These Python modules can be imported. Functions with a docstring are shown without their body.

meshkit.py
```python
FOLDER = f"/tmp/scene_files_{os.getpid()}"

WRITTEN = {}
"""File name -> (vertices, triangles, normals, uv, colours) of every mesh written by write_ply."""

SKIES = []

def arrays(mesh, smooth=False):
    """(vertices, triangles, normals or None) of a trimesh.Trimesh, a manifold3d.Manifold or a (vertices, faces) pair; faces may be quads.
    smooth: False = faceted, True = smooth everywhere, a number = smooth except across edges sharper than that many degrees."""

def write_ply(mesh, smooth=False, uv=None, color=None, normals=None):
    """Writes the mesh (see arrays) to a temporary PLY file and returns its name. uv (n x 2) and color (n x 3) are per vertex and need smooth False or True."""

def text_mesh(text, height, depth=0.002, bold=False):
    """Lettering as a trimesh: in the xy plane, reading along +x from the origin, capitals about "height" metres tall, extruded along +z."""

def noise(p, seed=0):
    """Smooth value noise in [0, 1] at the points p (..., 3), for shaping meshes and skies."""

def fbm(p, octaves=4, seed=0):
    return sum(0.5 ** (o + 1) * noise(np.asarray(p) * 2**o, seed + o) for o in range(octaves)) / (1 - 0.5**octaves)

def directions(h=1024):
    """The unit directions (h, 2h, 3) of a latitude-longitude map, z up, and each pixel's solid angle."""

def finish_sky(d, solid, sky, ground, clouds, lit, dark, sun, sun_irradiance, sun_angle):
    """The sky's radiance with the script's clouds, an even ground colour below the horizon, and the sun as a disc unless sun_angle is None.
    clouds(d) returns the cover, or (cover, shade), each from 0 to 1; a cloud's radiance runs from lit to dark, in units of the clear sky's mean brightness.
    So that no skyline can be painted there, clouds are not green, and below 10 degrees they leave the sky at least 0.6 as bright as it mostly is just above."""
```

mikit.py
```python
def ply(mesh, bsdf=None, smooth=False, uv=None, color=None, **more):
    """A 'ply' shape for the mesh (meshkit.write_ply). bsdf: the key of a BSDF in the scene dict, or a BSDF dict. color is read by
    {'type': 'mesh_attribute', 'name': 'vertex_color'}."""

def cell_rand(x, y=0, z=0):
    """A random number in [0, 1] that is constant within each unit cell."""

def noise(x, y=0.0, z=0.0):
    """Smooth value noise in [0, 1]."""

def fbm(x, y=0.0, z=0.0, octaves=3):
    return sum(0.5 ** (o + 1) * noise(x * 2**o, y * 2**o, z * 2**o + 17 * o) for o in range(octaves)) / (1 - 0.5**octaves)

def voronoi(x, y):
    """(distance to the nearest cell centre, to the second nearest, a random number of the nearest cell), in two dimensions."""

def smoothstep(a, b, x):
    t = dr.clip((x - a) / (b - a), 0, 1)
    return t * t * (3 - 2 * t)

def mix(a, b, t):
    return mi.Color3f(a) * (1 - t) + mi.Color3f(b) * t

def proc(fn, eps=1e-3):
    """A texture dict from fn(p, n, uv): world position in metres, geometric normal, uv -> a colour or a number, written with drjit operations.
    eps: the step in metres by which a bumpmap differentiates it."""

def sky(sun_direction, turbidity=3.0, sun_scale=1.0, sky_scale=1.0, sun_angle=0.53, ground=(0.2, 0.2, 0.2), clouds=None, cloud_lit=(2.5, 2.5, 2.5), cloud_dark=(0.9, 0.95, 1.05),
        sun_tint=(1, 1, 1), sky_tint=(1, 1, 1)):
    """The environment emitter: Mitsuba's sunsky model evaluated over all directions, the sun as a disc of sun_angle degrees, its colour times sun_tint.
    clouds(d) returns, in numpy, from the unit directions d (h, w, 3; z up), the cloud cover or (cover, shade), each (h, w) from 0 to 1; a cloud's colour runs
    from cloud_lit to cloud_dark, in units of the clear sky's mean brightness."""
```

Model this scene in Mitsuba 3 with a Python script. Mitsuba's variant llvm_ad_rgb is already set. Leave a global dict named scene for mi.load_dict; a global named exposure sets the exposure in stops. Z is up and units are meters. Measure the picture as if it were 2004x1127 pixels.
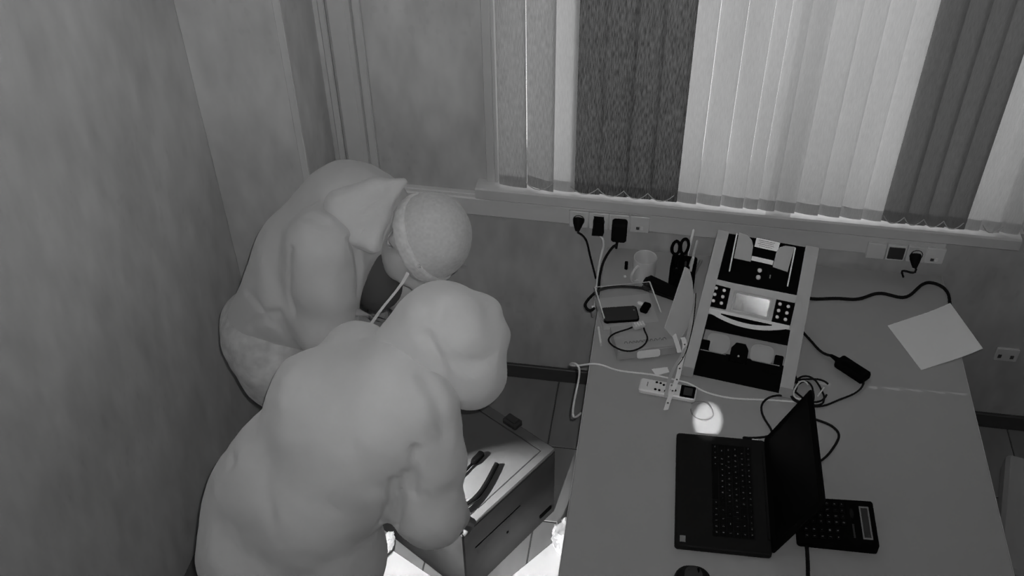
import math, numpy as np, trimesh, mitsuba as mi, manifold3d as m3, drjit as dr
import mikit, meshkit
from mikit import noise, fbm, smoothstep
from scipy.interpolate import splprep, splev
from scipy.ndimage import gaussian_filter

T = mi.ScalarTransform4f
scene, labels = {}, {}
# ------------------------------------------------------------------ camera, light, exposure
W, H, F = 2004, 1127, 2000.0                       # pixels of the photograph, focal length in pixels
CAM = np.array([0.0, -2.8944, 2.976])
YAW, PITCH, ROLL = -0.1744, 0.7076, -0.0196
_f = np.array([math.sin(YAW) * math.cos(PITCH), math.cos(YAW) * math.cos(PITCH), -math.sin(PITCH)])
_r0 = np.array([math.cos(YAW), -math.sin(YAW), 0.0]); _u0 = np.cross(_r0, _f)
_r = math.cos(ROLL) * _r0 + math.sin(ROLL) * _u0
_u = -math.sin(ROLL) * _r0 + math.cos(ROLL) * _u0
scene['camera'] = {'type': 'perspective', 'fov_axis': 'x', 'fov': math.degrees(2 * math.atan(W / 2 / F)), 'near_clip': 0.05, 'far_clip': 100.0,
                   'to_world': T().look_at(origin=CAM.tolist(), target=(CAM + _f).tolist(), up=_u.tolist())}
exposure = 0.0
IR = CAM + 0.025 * _r + 0.03 * _u                     # the infrared lamp of the security camera
scene['infrared_lamp'] = {'type': 'spot', 'to_world': T().look_at(origin=IR.tolist(), target=[-1.3, 0.0, 3.5], up=[0, 0, 1]),
                          'intensity': {'type': 'rgb', 'value': 15.5}, 'cutoff_angle': 88.0, 'beam_width': 13.0}
scene['night_sky'] = {'type': 'constant', 'radiance': {'type': 'rgb', 'value': 1.1}}     # street light outside the window
scene['street_lamp'] = {'type': 'spot', 'to_world': T().look_at(origin=[2.2, 9.0, 4.6], target=[0.4, 0.1, 1.4], up=[0, 0, 1]),
                        'intensity': {'type': 'rgb', 'value': 70.0}, 'cutoff_angle': 20.0, 'beam_width': 16.0}


def ray(x, y):
    return (x - W / 2) / F * _r - (y - H / 2) / F * _u + _f


def at(x, y, axis, v):
    """The point with coordinate v along axis that is seen at pixel x, y."""
    d = ray(x, y)
    return CAM + (v - CAM[axis]) / d[axis] * d


def dep(x, y, t):
    return CAM + t * ray(x, y)


# ------------------------------------------------------------------ materials
def g3(v):
    return {'type': 'rgb', 'value': [v, v, v]}


def mat(key, v, rough=0.5, spec=0.4, metallic=0.0, tex=None, bump=None, scale=0.001, coat=0.0, eps=1e-3):
    b = {'type': 'principled', 'base_color': mikit.proc(tex) if tex else g3(v), 'roughness': rough, 'specular': spec, 'metallic': metallic, 'clearcoat': coat, 'clearcoat_gloss': 0.9}
    if bump:
        b = {'type': 'bumpmap', 'scale': scale, 'height': mikit.proc(bump, eps), 'bsdf': b}
    scene[key] = {'type': 'twosided', 'bsdf': b}
    return key


def grey(v):
    return mi.Color3f(v, v, v)


def plaster(base):
    def fn(p, n, uv):
        m = fbm(p.x * 4, p.y * 4, p.z * 2.2, 4) - 0.5
        s = fbm(p.x * 22, p.y * 22, p.z * 7, 3) - 0.5
        fl = smoothstep(0.68, 0.85, noise(p.x * 75, p.y * 75, p.z * 32)) * smoothstep(0.45, 0.65, fbm(p.x * 3, p.y * 3, p.z * 3, 2))
        v = base * (1 + 0.50 * m + 0.30 * s - 0.05 * fl)
        return grey(v)
    return fn


mat('m_wall', .4, .75, .2, tex=plaster(0.42), bump=lambda p, n, uv: fbm(p.x * 45, p.y * 45, p.z * 16, 3), scale=0.0022, eps=2e-3)
mat('m_ceiling', .6, .8, .2)
mat('m_trim', .44, .45, .3)
mat('m_trunk', .56, .4, .35)
mat('m_sill', .5, .35, .4)
mat('m_socket', .6, .3, .4)
mat('m_floor_base', .07, .8)
for k, v in enumerate((.24, .255, .225)):
    mat(f'm_tile{k}', v, .5, .3, tex=(lambda v: lambda p, n, uv: grey(v * (0.8 + 0.4 * fbm(p.x * 14, p.y * 5, 0.0, 3))))(v))
mat('m_skirting', .05, .5)
mat('m_desk', .2, .42, .35, tex=lambda p, n, uv: grey(0.36 * (0.95 + 0.1 * fbm(p.x * 3, p.y * 3, p.z, 3))))
mat('m_desk_edge', .5, .4)
mat('m_desk_panel', .12, .5)
mat('m_black', .003, .7, .01)
mat('m_black_gloss', .003, .7, .01)
mat('m_black_matte', .006, .7, .03)
mat('m_laptop', .007, .6, .1)
mat('m_key', .002, .6, .05)
mat('m_legend', .3, .5)
mat('m_screen', .0015, .5, .05)
mat('m_cable', .006, .6, .12)
mat('m_white_cable', .75, .45)
mat('m_white', .75, .4)
mat('m_paper', .82, .8, .1)
mat('m_bright_paper', .8, .8, .1)
mat('m_card', .25, .7, .2, tex=lambda p, n, uv: grey(0.36 * (0.9 + 0.2 * fbm(p.x * 30, p.y * 30, p.z * 30, 2))))
mat('m_counter', .42, .6, .2)
mat('m_counter_light', .5, .6, .2)
mat('m_silver', .7, .5, .3)
mat('m_lcd', .10, .06, .3)
mat('m_darkgrey', .04, .6, .06)
mat('m_grey', .2, .5)
mat('m_ink', .05, .8)
mat('m_chrome', .7, .15, .5, metallic=1.0)
mat('m_safe', .055, .6, .2, tex=lambda p, n, uv: grey(0.045 * (0.75 + 0.5 * fbm(p.x * 12, p.y * 12, p.z * 12, 3))))
mat('m_safe_lid', .11, .6, .2)
mat('m_mug', .58, .25, .5)
mat('m_chair', .34, .9, .1, bump=lambda p, n, uv: fbm(p.x * 250, p.y * 250, p.z * 250, 2), scale=0.0006)


def cloth(base, dark=0.12):
    def fn(p, n, uv):
        return grey(base * (1 - dark * (fbm(p.x * 9, p.y * 9, p.z * 9, 3) - 0.3)))
    return fn


mat('m_jacket', .5, .85, .15, tex=cloth(0.40), bump=lambda p, n, uv: fbm(p.x * 300, p.y * 300, p.z * 300, 2), scale=0.0004)
mat('m_jacket_pale', .55, .85, .15, tex=cloth(0.52), bump=lambda p, n, uv: fbm(p.x * 200, p.y * 200, p.z * 200, 2), scale=0.0004)
mat('m_collar', .45, .85, .15, tex=cloth(0.44))
mat('m_trousers', .4, .85, .15, tex=lambda p, n, uv: grey(0.38 * (0.75 + 0.5 * fbm(p.x * 40, p.y * 40, p.z * 40, 3))))
mat('m_beanie', .5, .9, .1, tex=lambda p, n, uv: grey(0.44 * (0.93 + 0.14 * noise(p.x * 160, p.y * 160, p.z * 160))), bump=lambda p, n, uv: noise(p.x * 150, p.y * 150, p.z * 150), scale=0.0012)
mat('m_beanie_band', .5, .9, .1, tex=lambda p, n, uv: grey(0.50 * (0.9 + 0.2 * noise(p.x * 120, p.y * 120, p.z * 120))))
mat('m_skin', .4, .5, .3)
mat('m_inner', .06, .9, .1)
mat('m_glove', .1, .7, .2)
mat('m_shoe', .05, .6, .2)


def streaks(base, amp, fx, fz):
    def fn(p, n, uv):
        s = noise(p.x * fx, 0.0, p.z * fz) * 0.6 + noise(p.x * fx * 2.3, 3.0, p.z * fz * 1.7) * 0.4
        b = fbm(p.x * 9, 1.0, p.z * 1.2, 2) - 0.5
        return grey(base * (1 + amp * (s - 0.5) * 2 + 0.25 * b))
    return fn


def slat_mat(key, base, amp, trans):
    scene[key] = {'type': 'principledthin', 'base_color': mikit.proc(streaks(base, amp, 420, 48)), 'roughness': 0.85, 'diff_trans': trans}


slat_mat('m_slat_light', .60, .08, .75)
slat_mat('m_slat_mid', .42, .2, .55)
slat_mat('m_slat_dark', .15, .7, .3)
slat_mat('m_slat_dark_plain', .21, .12, .3)
scene['m_pane'] = {'type': 'thindielectric', 'int_ior': 1.5}
scene['m_acrylic'] = {'type': 'thindielectric', 'int_ior': 1.45}


# ------------------------------------------------------------------ mesh helpers
def hull(pts):
    m = trimesh.convex.convex_hull(np.asarray(pts, float))
    return m


def box(sx, sy, sz, c=(0, 0, 0), ch=0.0):
    """A box of full sizes sx, sy, sz around c, its edges chamfered by ch."""
    if ch <= 0:
        m = trimesh.creation.box((sx, sy, sz)); m.apply_translation(c); return m
    pts = []
    hx, hy, hz = sx / 2, sy / 2, sz / 2
    ch = min(ch, hx * .98, hy * .98, hz * .98)
    for a in (-1, 1):
        for b in (-1, 1):
            for d in (-1, 1):
                pts += [(a * (hx - ch), b * (hy - ch), d * hz), (a * (hx - ch), b * hy, d * (hz - ch)), (a * hx, b * (hy - ch), d * (hz - ch))]
    m = hull(pts); m.apply_translation(c)
    return m


def bounds(x0, x1, y0, y1, z0, z1, ch=0.0):
    return box(x1 - x0, y1 - y0, z1 - z0, ((x0 + x1) / 2, (y0 + y1) / 2, (z0 + z1) / 2), ch)


def rrect(w, h, r, n=5):
    """Corner points of a rounded rectangle around the origin."""
    out = []
    for cx, cy, a0 in ((w / 2 - r, h / 2 - r, 0), (-w / 2 + r, h / 2 - r, 90), (-w / 2 + r, -h / 2 + r, 180), (w / 2 - r, -h / 2 + r, 270)):
        for k in range(n + 1):
            a = math.radians(a0 + 90 * k / n)
            out.append((cx + r * math.cos(a), cy + r * math.sin(a)))
    return out


def prism(poly, h, z0=0.0, ch=0.0):
    """Extrudes a polygon along z, with its rim chamfered by ch when it is convex."""
    from shapely.geometry import Polygon
    if ch > 0:
        q = Polygon(poly).buffer(-ch, join_style=2)
        inner = np.array(q.exterior.coords)[:-1]
        pts = [(x, y, z0 + ch) for x, y in poly] + [(x, y, z0 + h - ch) for x, y in poly] + [(x, y, z0) for x, y in inner] + [(x, y, z0 + h) for x, y in inner]
        return hull(pts)
    m = trimesh.creation.extrude_polygon(Polygon(poly), h, engine='earcut'); m.apply_translation((0, 0, z0))
    return m


def frame(o, ux, uy=None, uz=None):
    """4x4 with origin o and axes ux, uy, uz (uz = ux x uy when left out)."""
    ux = np.asarray(ux, float); ux = ux / np.linalg.norm(ux)
    uy = np.asarray(uy, float); uy = uy - ux * (uy @ ux); uy /= np.linalg.norm(uy)
    M = np.eye(4); M[:3, 0], M[:3, 1], M[:3, 2], M[:3, 3] = ux, uy, np.cross(ux, uy), o
    return M


def rotz(deg, o=(0, 0, 0)):
    a = math.radians(deg)
    return frame(o, (math.cos(a), math.sin(a), 0), (-math.sin(a), math.cos(a), 0))


def moved(m, M):
    m = m.copy(); m.apply_transform(M); return m


def cat(*ms):
    return trimesh.util.concatenate([m for m in ms])


def cut(a, *bs):
    """a minus all of bs, through manifold."""
    def mf(t):
        return m3.Manifold(m3.Mesh(np.asarray(t.vertices, np.float32), np.asarray(t.faces, np.uint32)))
    r = mf(a)
    for b in bs:
        r = r - mf(b)
    q = r.to_mesh()
    return trimesh.Trimesh(q.vert_properties[:, :3], q.tri_verts, process=False)


def lathe(profile, n=32, c=(0, 0, 0)):
    m = trimesh.creation.revolve(np.asarray(profile, float), sections=n); m.apply_translation(c)
    return m


def curve(pts, n=None, closed=False):
    p = np.asarray(pts, float)
    if len(p) == 2:
        return p
    k = min(3, len(p) - 1)
    tck, _ = splprep(p.T, s=0, k=k, per=closed)
    L = np.linalg.norm(np.diff(p, axis=0), axis=1).sum()
    n = n or int(np.clip(L / 0.008, 10, 120))
    return np.array(splev(np.linspace(0, 1, n), tck)).T


def tube(pts, r, sides=8, smooth=True, n=None):
    p = curve(pts, n) if smooth else np.asarray(pts, float)
    r = np.broadcast_to(r, (len(p),)) if np.ndim(r) == 0 or len(r) != len(p) else np.asarray(r)
    t = np.gradient(p, axis=0); t /= np.linalg.norm(t, axis=1, keepdims=True) + 1e-12
    a = np.cross(t[0], [0, 0, 1.0]) if abs(t[0][2]) < .9 else np.cross(t[0], [1.0, 0, 0])
    rings, ang = [], np.arange(sides) * 2 * np.pi / sides
    for i in range(len(p)):
        a = a - t[i] * (a @ t[i]); a /= np.linalg.norm(a) + 1e-12
        b = np.cross(t[i], a)
        rings.append(p[i] + r[i] * (np.cos(ang)[:, None] * a + np.sin(ang)[:, None] * b))
    v = np.vstack(rings + [p[:1], p[-1:]])
    f = []
    for i in range(len(p) - 1):
        for j in range(sides):
            q = (i * sides + j, i * sides + (j + 1) % sides, (i + 1) * sides + (j + 1) % sides, (i + 1) * sides + j)
            f += [(q[0], q[1], q[2]), (q[0], q[2], q[3])]
    e = len(p) * sides
    for j in range(sides):
        f += [(e, (j + 1) % sides, j), (e + 1, e - sides + j, e - sides + (j + 1) % sides)]
    return trimesh.Trimesh(v, f, process=False)


def ball(c, r, sub=2):
    m = trimesh.creation.icosphere(sub); m.apply_scale(r); m.apply_translation(c); return m


def add(key, mesh, bsdf, smooth=30, **kw):
    if key in scene:
        k = 1
        while f'{key}_{k:03d}' in scene:
            k += 1
        key = f'{key}_{k:03d}'
    scene[key] = mikit.ply(mesh, bsdf, smooth, **kw)
    return key


def tag(key, label=None, category=None, group=None, kind=None):
    d = labels.setdefault(key, {})
    for k, v in (('label', label), ('category', category), ('group', group), ('kind', kind)):
        if v:
            d[k] = v


def struct(key, label=None):
    tag(key, label, None, None, 'structure')


def text(s, h, depth=0.0004):
    return meshkit.text_mesh(s, h, depth)


# ------------------------------------------------------------------ the room
XL, XR, YF, ZC = -1.462, 2.1, -4.2, 3.15              # left wall, right wall, wall behind the camera, ceiling
PY = -0.26                                            # front face of the pillar
PX = -1.132                                           # right face of the pillar
WX0, WX1, WZ0, WZ1 = -0.560, 1.20, 0.925, 2.55         # the window opening

add('floor', bounds(XL - .1, XR + .1, YF, .35, -.1, -.004), 'm_floor_base', False); struct('floor', 'dark floor of large tiles around the desk and the safe')
TS = 0.345
tile_v = [prism(rrect(TS - .005, TS - .005, .003, 1), .006, -.006, .0015)]
rng = np.random.RandomState(4)
for i in range(-5, 7):
    for j in range(-9, 1):
        x, y = 1.403 - TS / 2 + (i - 3) * TS, -.012 - TS / 2 + j * TS
        if x - TS / 2 < XL - .2 or x > XR:
            continue
        x0, x1, y0, y1 = max(x - TS / 2, XL) + .0025, min(x + TS / 2, XR) - .0025, max(y - TS / 2, -3.2) + .0025, min(y + TS / 2, -.001) - .0025
        if x1 - x0 < .02 or y1 - y0 < .02:
            continue
        add('floor__tile', bounds(x0, x1, y0, y1, -.006, 0, .0015), f'm_tile{rng.randint(3)}', False)
add('wall_left', bounds(XL - .15, XL, YF, .3, 0, ZC), 'm_wall', False); struct('wall_left', 'mottled plaster wall on the left')
add('wall_back', cat(bounds(XL, WX0, 0, .3, 0, ZC), bounds(WX0, WX1, 0, .3, 0, WZ0 - .02), bounds(WX0, WX1, 0, .3, WZ1, ZC), bounds(WX1, XR, 0, .3, 0, ZC)), 'm_wall', False)
struct('wall_back', 'mottled plaster wall with the window and the desk against it')
add('wall_pillar', bounds(XL, PX, PY, 0, 0, ZC, .004), 'm_wall', False); struct('wall_pillar', 'plaster pillar in the corner behind the two people')
add('wall_right', bounds(XR, XR + .15, YF, .3, 0, ZC), 'm_wall', False); struct('wall_right')
add('wall_front', bounds(XL - .15, XR + .15, YF - .15, YF, 0, ZC), 'm_wall', False); struct('wall_front')
add('ceiling', bounds(XL - .15, XR + .15, YF - .15, .3, ZC, ZC + .1), 'm_ceiling', False); struct('ceiling')
# pillar corner bead, boxed pipe in the niche beside the pillar
add('trim_1', bounds(PX - .022, PX + .003, PY - .004, PY + .012, 0, ZC, .003), 'm_trim', 40); struct('trim_1', 'pale corner strip on the edge of the pillar')
add('trim_2', cat(bounds(-1.108, -1.085, -.03, 0, 0, ZC, .004), bounds(-1.078, -1.0, -.05, 0, 0, ZC, .012), bounds(-1.0, -.972, -.022, 0, 0, ZC, .004)), 'm_trim', 40)
struct('trim_2', 'pale vertical pipe casing in the niche between pillar and window')
add('baseboard_back', bounds(XL, XR, -.016, 0, 0, .068, .003), 'm_skirting', 40); struct('baseboard_back', 'dark baseboard along the back wall')

# ------------------------------------------------------------------ window
fr = []
def bar(x0, x1, z0, z1, y0=.14, y1=.20):
    return bounds(x0, x1, y0, y1, z0, z1, .006)
add('window_1', cat(bar(WX0, WX1, WZ0, WZ0 + .075), bar(WX0, WX1, WZ1 - .075, WZ1), bar(WX0, WX0 + .075, WZ0, WZ1), bar(WX1 - .075, WX1, WZ0, WZ1)), 'm_white', 40)
struct('window_1', 'window behind the vertical blind')
add('window_1__mullion', bar(.41, .48, WZ0 + .07, WZ1 - .07), 'm_white', 40)
add('window_1__casing', cat(bounds(WX0 - .030, WX0, -.014, .001, WZ0 + .001, WZ1 + .04, .003), bounds(WX0, WX0 + .012, -.014, .14, WZ0 + .001, WZ1, .002)), 'm_trim', 40)
for a, b in ((WX0 + .07, .415), (.475, WX1 - .07)):
    add('window_1__pane', trimesh.Trimesh([(a, .17, WZ0 + .06), (b, .17, WZ0 + .06), (b, .17, WZ1 - .06), (a, .17, WZ1 - .06)], [(0, 1, 2), (0, 2, 3)], process=False), 'm_pane', False)
SZ, TILT = 0.951, -0.016                               # top of the sill at its left end; sill and trunking sink a little to the right
def sink(m):
    m = m.copy(); v = np.array(m.vertices); v[:, 2] += TILT * (v[:, 0] + .6); m.vertices = v
    return m
sill = prism([(.14, -.046), (.14, 0), (-.056, 0), (-.062, -.005), (-.062, -.041), (-.057, -.046)], 1.80)
sill = moved(sill, frame((-.622, 0, SZ), (0, 1, 0), (0, 0, 1)))
sill = cut(sill, bounds(-.7, WX0, 0.0, .3, .8, 1.1), bounds(WX1, 1.4, 0, .3, .8, 1.1))
add('window_1__sill', sink(sill), 'm_sill', 30)
labels['window_1__sill'] = {'label': 'pale projecting window sill board'}

# ------------------------------------------------------------------ vertical blind
bx = [-.536, -.442, -.352, -.289, -.197, -.111, -.031, .054, .131, .210, .284, .331, .386, .451, .526, .595, .664, .727, .791, .852, .913, .975, 1.033, 1.095, 1.155]
kinds = 'mml' + 'ddDD' + 'llllllllll' + 'pppp' + 'lll'
slat_key = {'m': 'm_slat_mid', 'l': 'm_slat_light', 'd': 'm_slat_dark', 'D': 'm_slat_dark', 'p': 'm_slat_dark_plain'}
turn = {0: 8, 1: 14, 2: 6, 3: 6, 4: 6, 5: 5, 6: 6}
ZB, ZT, YB = .960, 2.62, -.036
bx = [x * 1.0105 for x in bx]


def slat_sheet(x0, x1, z0, z1, ang, twist=0.0, y=-.036, bow=.004, nx=6, nz=10, off=0.0):
    w, cx = (x1 - x0), (x0 + x1) / 2
    v, f = [], []
    for k in range(nz + 1):
        z = z0 + (z1 - z0) * k / nz
        a = math.radians(ang + twist * (k / nz - .3))
        for i in range(nx + 1):
            s = (i / nx - .5) * w
            n = bow * (1 - (2 * i / nx - 1) ** 2) + off
            v.append((cx + s * math.cos(a) - n * math.sin(a), y - s * math.sin(a) - n * math.cos(a), z))
    for k in range(nz):
        for i in range(nx):
            q = k * (nx + 1) + i
            f += [(q, q + 1, q + nx + 2), (q, q + nx + 2, q + nx + 1)]
    return trimesh.Trimesh(v, f, process=False)


blind = 'vertical_blind'
tag(blind, 'vertical fabric blind with light and dark grey slats hanging in front of the window', 'blind')
bottoms = []
for i, kd in enumerate(kinds):
    x0, x1 = bx[i], bx[i + 1]
    x1 = min(x1 + .012, x0 + .098) if kd in 'dDp' or i < 3 else x1 - .0008
    ang = turn.get(i, 9)
    tw = {0: 4, 1: -14, 2: 6}.get(i, 0)
    zb = ZB + TILT * (x0 + .6)
    key = add(blind + '__slat', slat_sheet(x0, x1, zb, ZT, ang, tw), slat_key[kd], True)
    add(key + '__weight_pocket', slat_sheet(x0, x1, zb - .001, zb + .042, ang + tw * -.3, 0, nz=2, off=.0022), slat_key[kd], True)
    a = math.radians(ang)
    bottoms.append(((x0 + x1) / 2, zb))
for i in (1, 3, 4, 5, 6, 17, 18, 19, 20, 22):
    if i + 1 >= len(bottoms):
        continue
    (xa, za), (xb, zb) = (bx[i], bottoms[i][1]), (bx[i + 1], bottoms[i + 1][1])
    p = [(xa + (xb - xa) * s, YB - .020, za + .034 - .028 * (1 - (2 * s - 1) ** 2)) for s in np.linspace(0, 1, 9)]
    add(blind + '__bead_chain', tube(p, .0017, 5), 'm_trim', 40)
add(blind + '__head_rail', bounds(WX0 - .02, WX1 + .02, -.056, -.016, ZT, ZT + .03, .003), 'm_white', 40)

# ------------------------------------------------------------------ cable trunking and sockets
tr = 'cable_trunking'
add(tr, sink(cat(bounds(-1.0, .965, -.030, 0, .812, .886, .004), bounds(-1.0, .965, -.024, 0, .882, .900, .003))), 'm_trunk', 40)
tag(tr, 'long pale cable trunking along the back wall just under the window sill', 'cable trunking')


def socket(x, w, label, kind, group=None, z0=.806, z1=.874, y=-.030):
    k = add('wall_socket', bounds(x - w / 2 + .001, x + w / 2 - .001, y - .012, y + .002, z0, z1, .003), 'm_socket', 40)
    tag(k, label, 'socket', group)
    zc = (z0 + z1) / 2
    if kind == 'socket':
        ring = moved(lathe([(.0205, 0), (.0205, .002), (.018, .002), (.017, -.004), (0, -.004)], 24), frame((x, y - .0115, zc), (1, 0, 0), (0, 0, 1)))
        add(k + '__recess', ring, 'm_darkgrey', 30)
    if kind == 'data':
        add(k + '__jack', bounds(x - .012, x - .001, y - .0135, y - .011, zc - .02, zc - .009), 'm_ink', False)
        add(k + '__shutter', bounds(x + .003, x + .012, y - .0135, y - .011, zc - .02, zc - .006), 'm_white', False)
    if kind == 'dark':
        add(k + '__cover', bounds(x - w / 2 + .006, x + w / 2 - .006, y - .015, y - .011, z0 + .008, z1 - .008, .002), 'm_darkgrey', 30)
    return k


sx = [-.262, -.192, -.122, -.050]
for i, x in enumerate(sx):
    socket(x, .070, ['leftmost white socket in the trunking, holding the small round plug', 'second white trunking socket from the left, holding the plug with the white cord',
                     'third white trunking socket from the left, holding the large square adapter', 'white data outlet with a small open jack right of the three plugged sockets'][i], 'socket' if i < 3 else 'data', 'sockets in the trunking')
rx = [.745, .810, .876, .936]
for i, x in enumerate(rx):
    socket(x, .064, ['blank white outlet left of the dark module under the right end of the sill', 'outlet with a square dark module under the right end of the sill',
                     'white socket near the right end of the sill, holding a black plug', 'white data outlet at the right end of the trunking'][i], ('blank', 'dark', 'socket', 'data')[i], 'sockets in the trunking', .781, .846)
k = add('wall_outlet', bounds(1.255, 1.335, -.012, 0, .345, .405, .003), 'm_socket', 40)
tag(k, 'low white double outlet on the wall right of the desk', 'outlet')
for x in (1.272, 1.314):
    add(k + '__jack', bounds(x - .006, x + .006, -.0135, -.011, .360, .376), 'm_ink', False)


def plug_round(x, z, y, key, label, cord, cm, tail=None):
    """Round mains plug standing out of the wall, its collar drooping."""
    body = moved(lathe([(0, 0), (.017, 0), (.019, .006), (.018, .018), (.012, .034), (.007, .046), (0, .046)], 20), frame((x, y, z), (1, 0, 0), np.cross((0, -.75, -.66), (1, 0, 0))))
    k = add(key, body, 'm_black_matte', 30)
    tag(k, label, 'plug')
    add(k + '__cord', tube(cord, .0035, 8), cm, 30)
    return k


D = .714                                              # desk top height
def on(x, y, h=0.0):
    return at(x, y, 2, D + h)


YP = -.045
plug_round(sx[0], .850, YP, 'power_plug', 'small round black plug in the leftmost trunking socket, cord hanging down',
           [(sx[0], YP - .03, .812), at(1147, 470, 1, -.08), at(1153, 492, 1, -.085), at(1160, 520, 1, -.095), at(1166, 545, 1, -.11)], 'm_cable')
k = 'power_plug_001'
body = hull([(x, y, z) for x, y, z in [(sx[1] + a * .017, YP, .868 - .004) for a in (-1, 1)] + [(sx[1] + a * .021, YP - .004, .80) for a in (-1, 1)] + [(sx[1] + a * .013, YP - .034, .862) for a in (-1, 1)] + [(sx[1] + a * .019, YP - .04, .81) for a in (-1, 1)]])
add(k, body, 'm_black_matte', 30); tag(k, 'black plug with a white cord in the second trunking socket from the left', 'plug')
add(k + '__cord', tube([(sx[1], YP - .03, .812), at(1181, 472, 1, -.082), at(1177, 497, 1, -.092), at(1171, 530, 1, -.11), at(1167, 565, 1, -.14), on(1160, 600, .005)], .0042, 8), 'm_white_cable', 30)
k = 'power_adapter'
add(k, box(.052, .046, .078, (sx[2] + .004, YP - .02, .826), .007), 'm_black_matte', 30)
tag(k, 'large square black adapter in the third trunking socket with a cord curving down', 'plug')
add(k + '__cord', tube([(sx[2], YP - .022, .79), (sx[2] - .002, YP - .04, .765), at(1205, 480, 1, -.10), at(1184, 506, 1, -.12), at(1176, 530, 1, -.15), at(1172, 560, 2, D + .02), on(1170, 577, .008)], .0045, 8), 'm_cable', 30)
k = plug_round(rx[2] - .006, .822, YP - .004, 'power_plug', 'round black plug with a drooping cord, right of the square dark module',
               [(rx[2] - .006, YP - .034, .800), (rx[2] - .008, YP - .045, .775), at(1771, 530, 1, -.085), at(1768, 542, 1, -.08)], 'm_cable')

# ------------------------------------------------------------------ desk
DX0, DX1, DY0, DY1 = -.158, .985, -1.75, -.018
dk = 'office_desk'
tag(dk, 'large grey desk with a plain worktop against the wall under the window', 'desk')
add(dk + '__worktop', bounds(DX0, DX1, DY0, DY1, D - .024, D, .0015), 'm_desk', 30)
for a, b_ in ((DX0 - .002, DX0), (DX1, DX1 + .002)):
    add(dk + '__edge_band', bounds(a, b_, DY0, DY1, D - .023, D - .001), 'm_desk_edge', False)
add(dk + '__side_panel', bounds(DX0 + .02, DX0 + .042, DY0 + .08, DY1 - .05, .0, D - .024, .002), 'm_desk_panel', 30)
add(dk + '__side_panel', bounds(DX1 - .042, DX1 - .02, DY0 + .08, DY1 - .05, .0, D - .024, .002), 'm_desk_panel', 30)
add(dk + '__back_panel', bounds(DX0 + .043, DX1 - .043, -.16, -.142, .25, D - .024, .002), 'm_desk_panel', 30)

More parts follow.
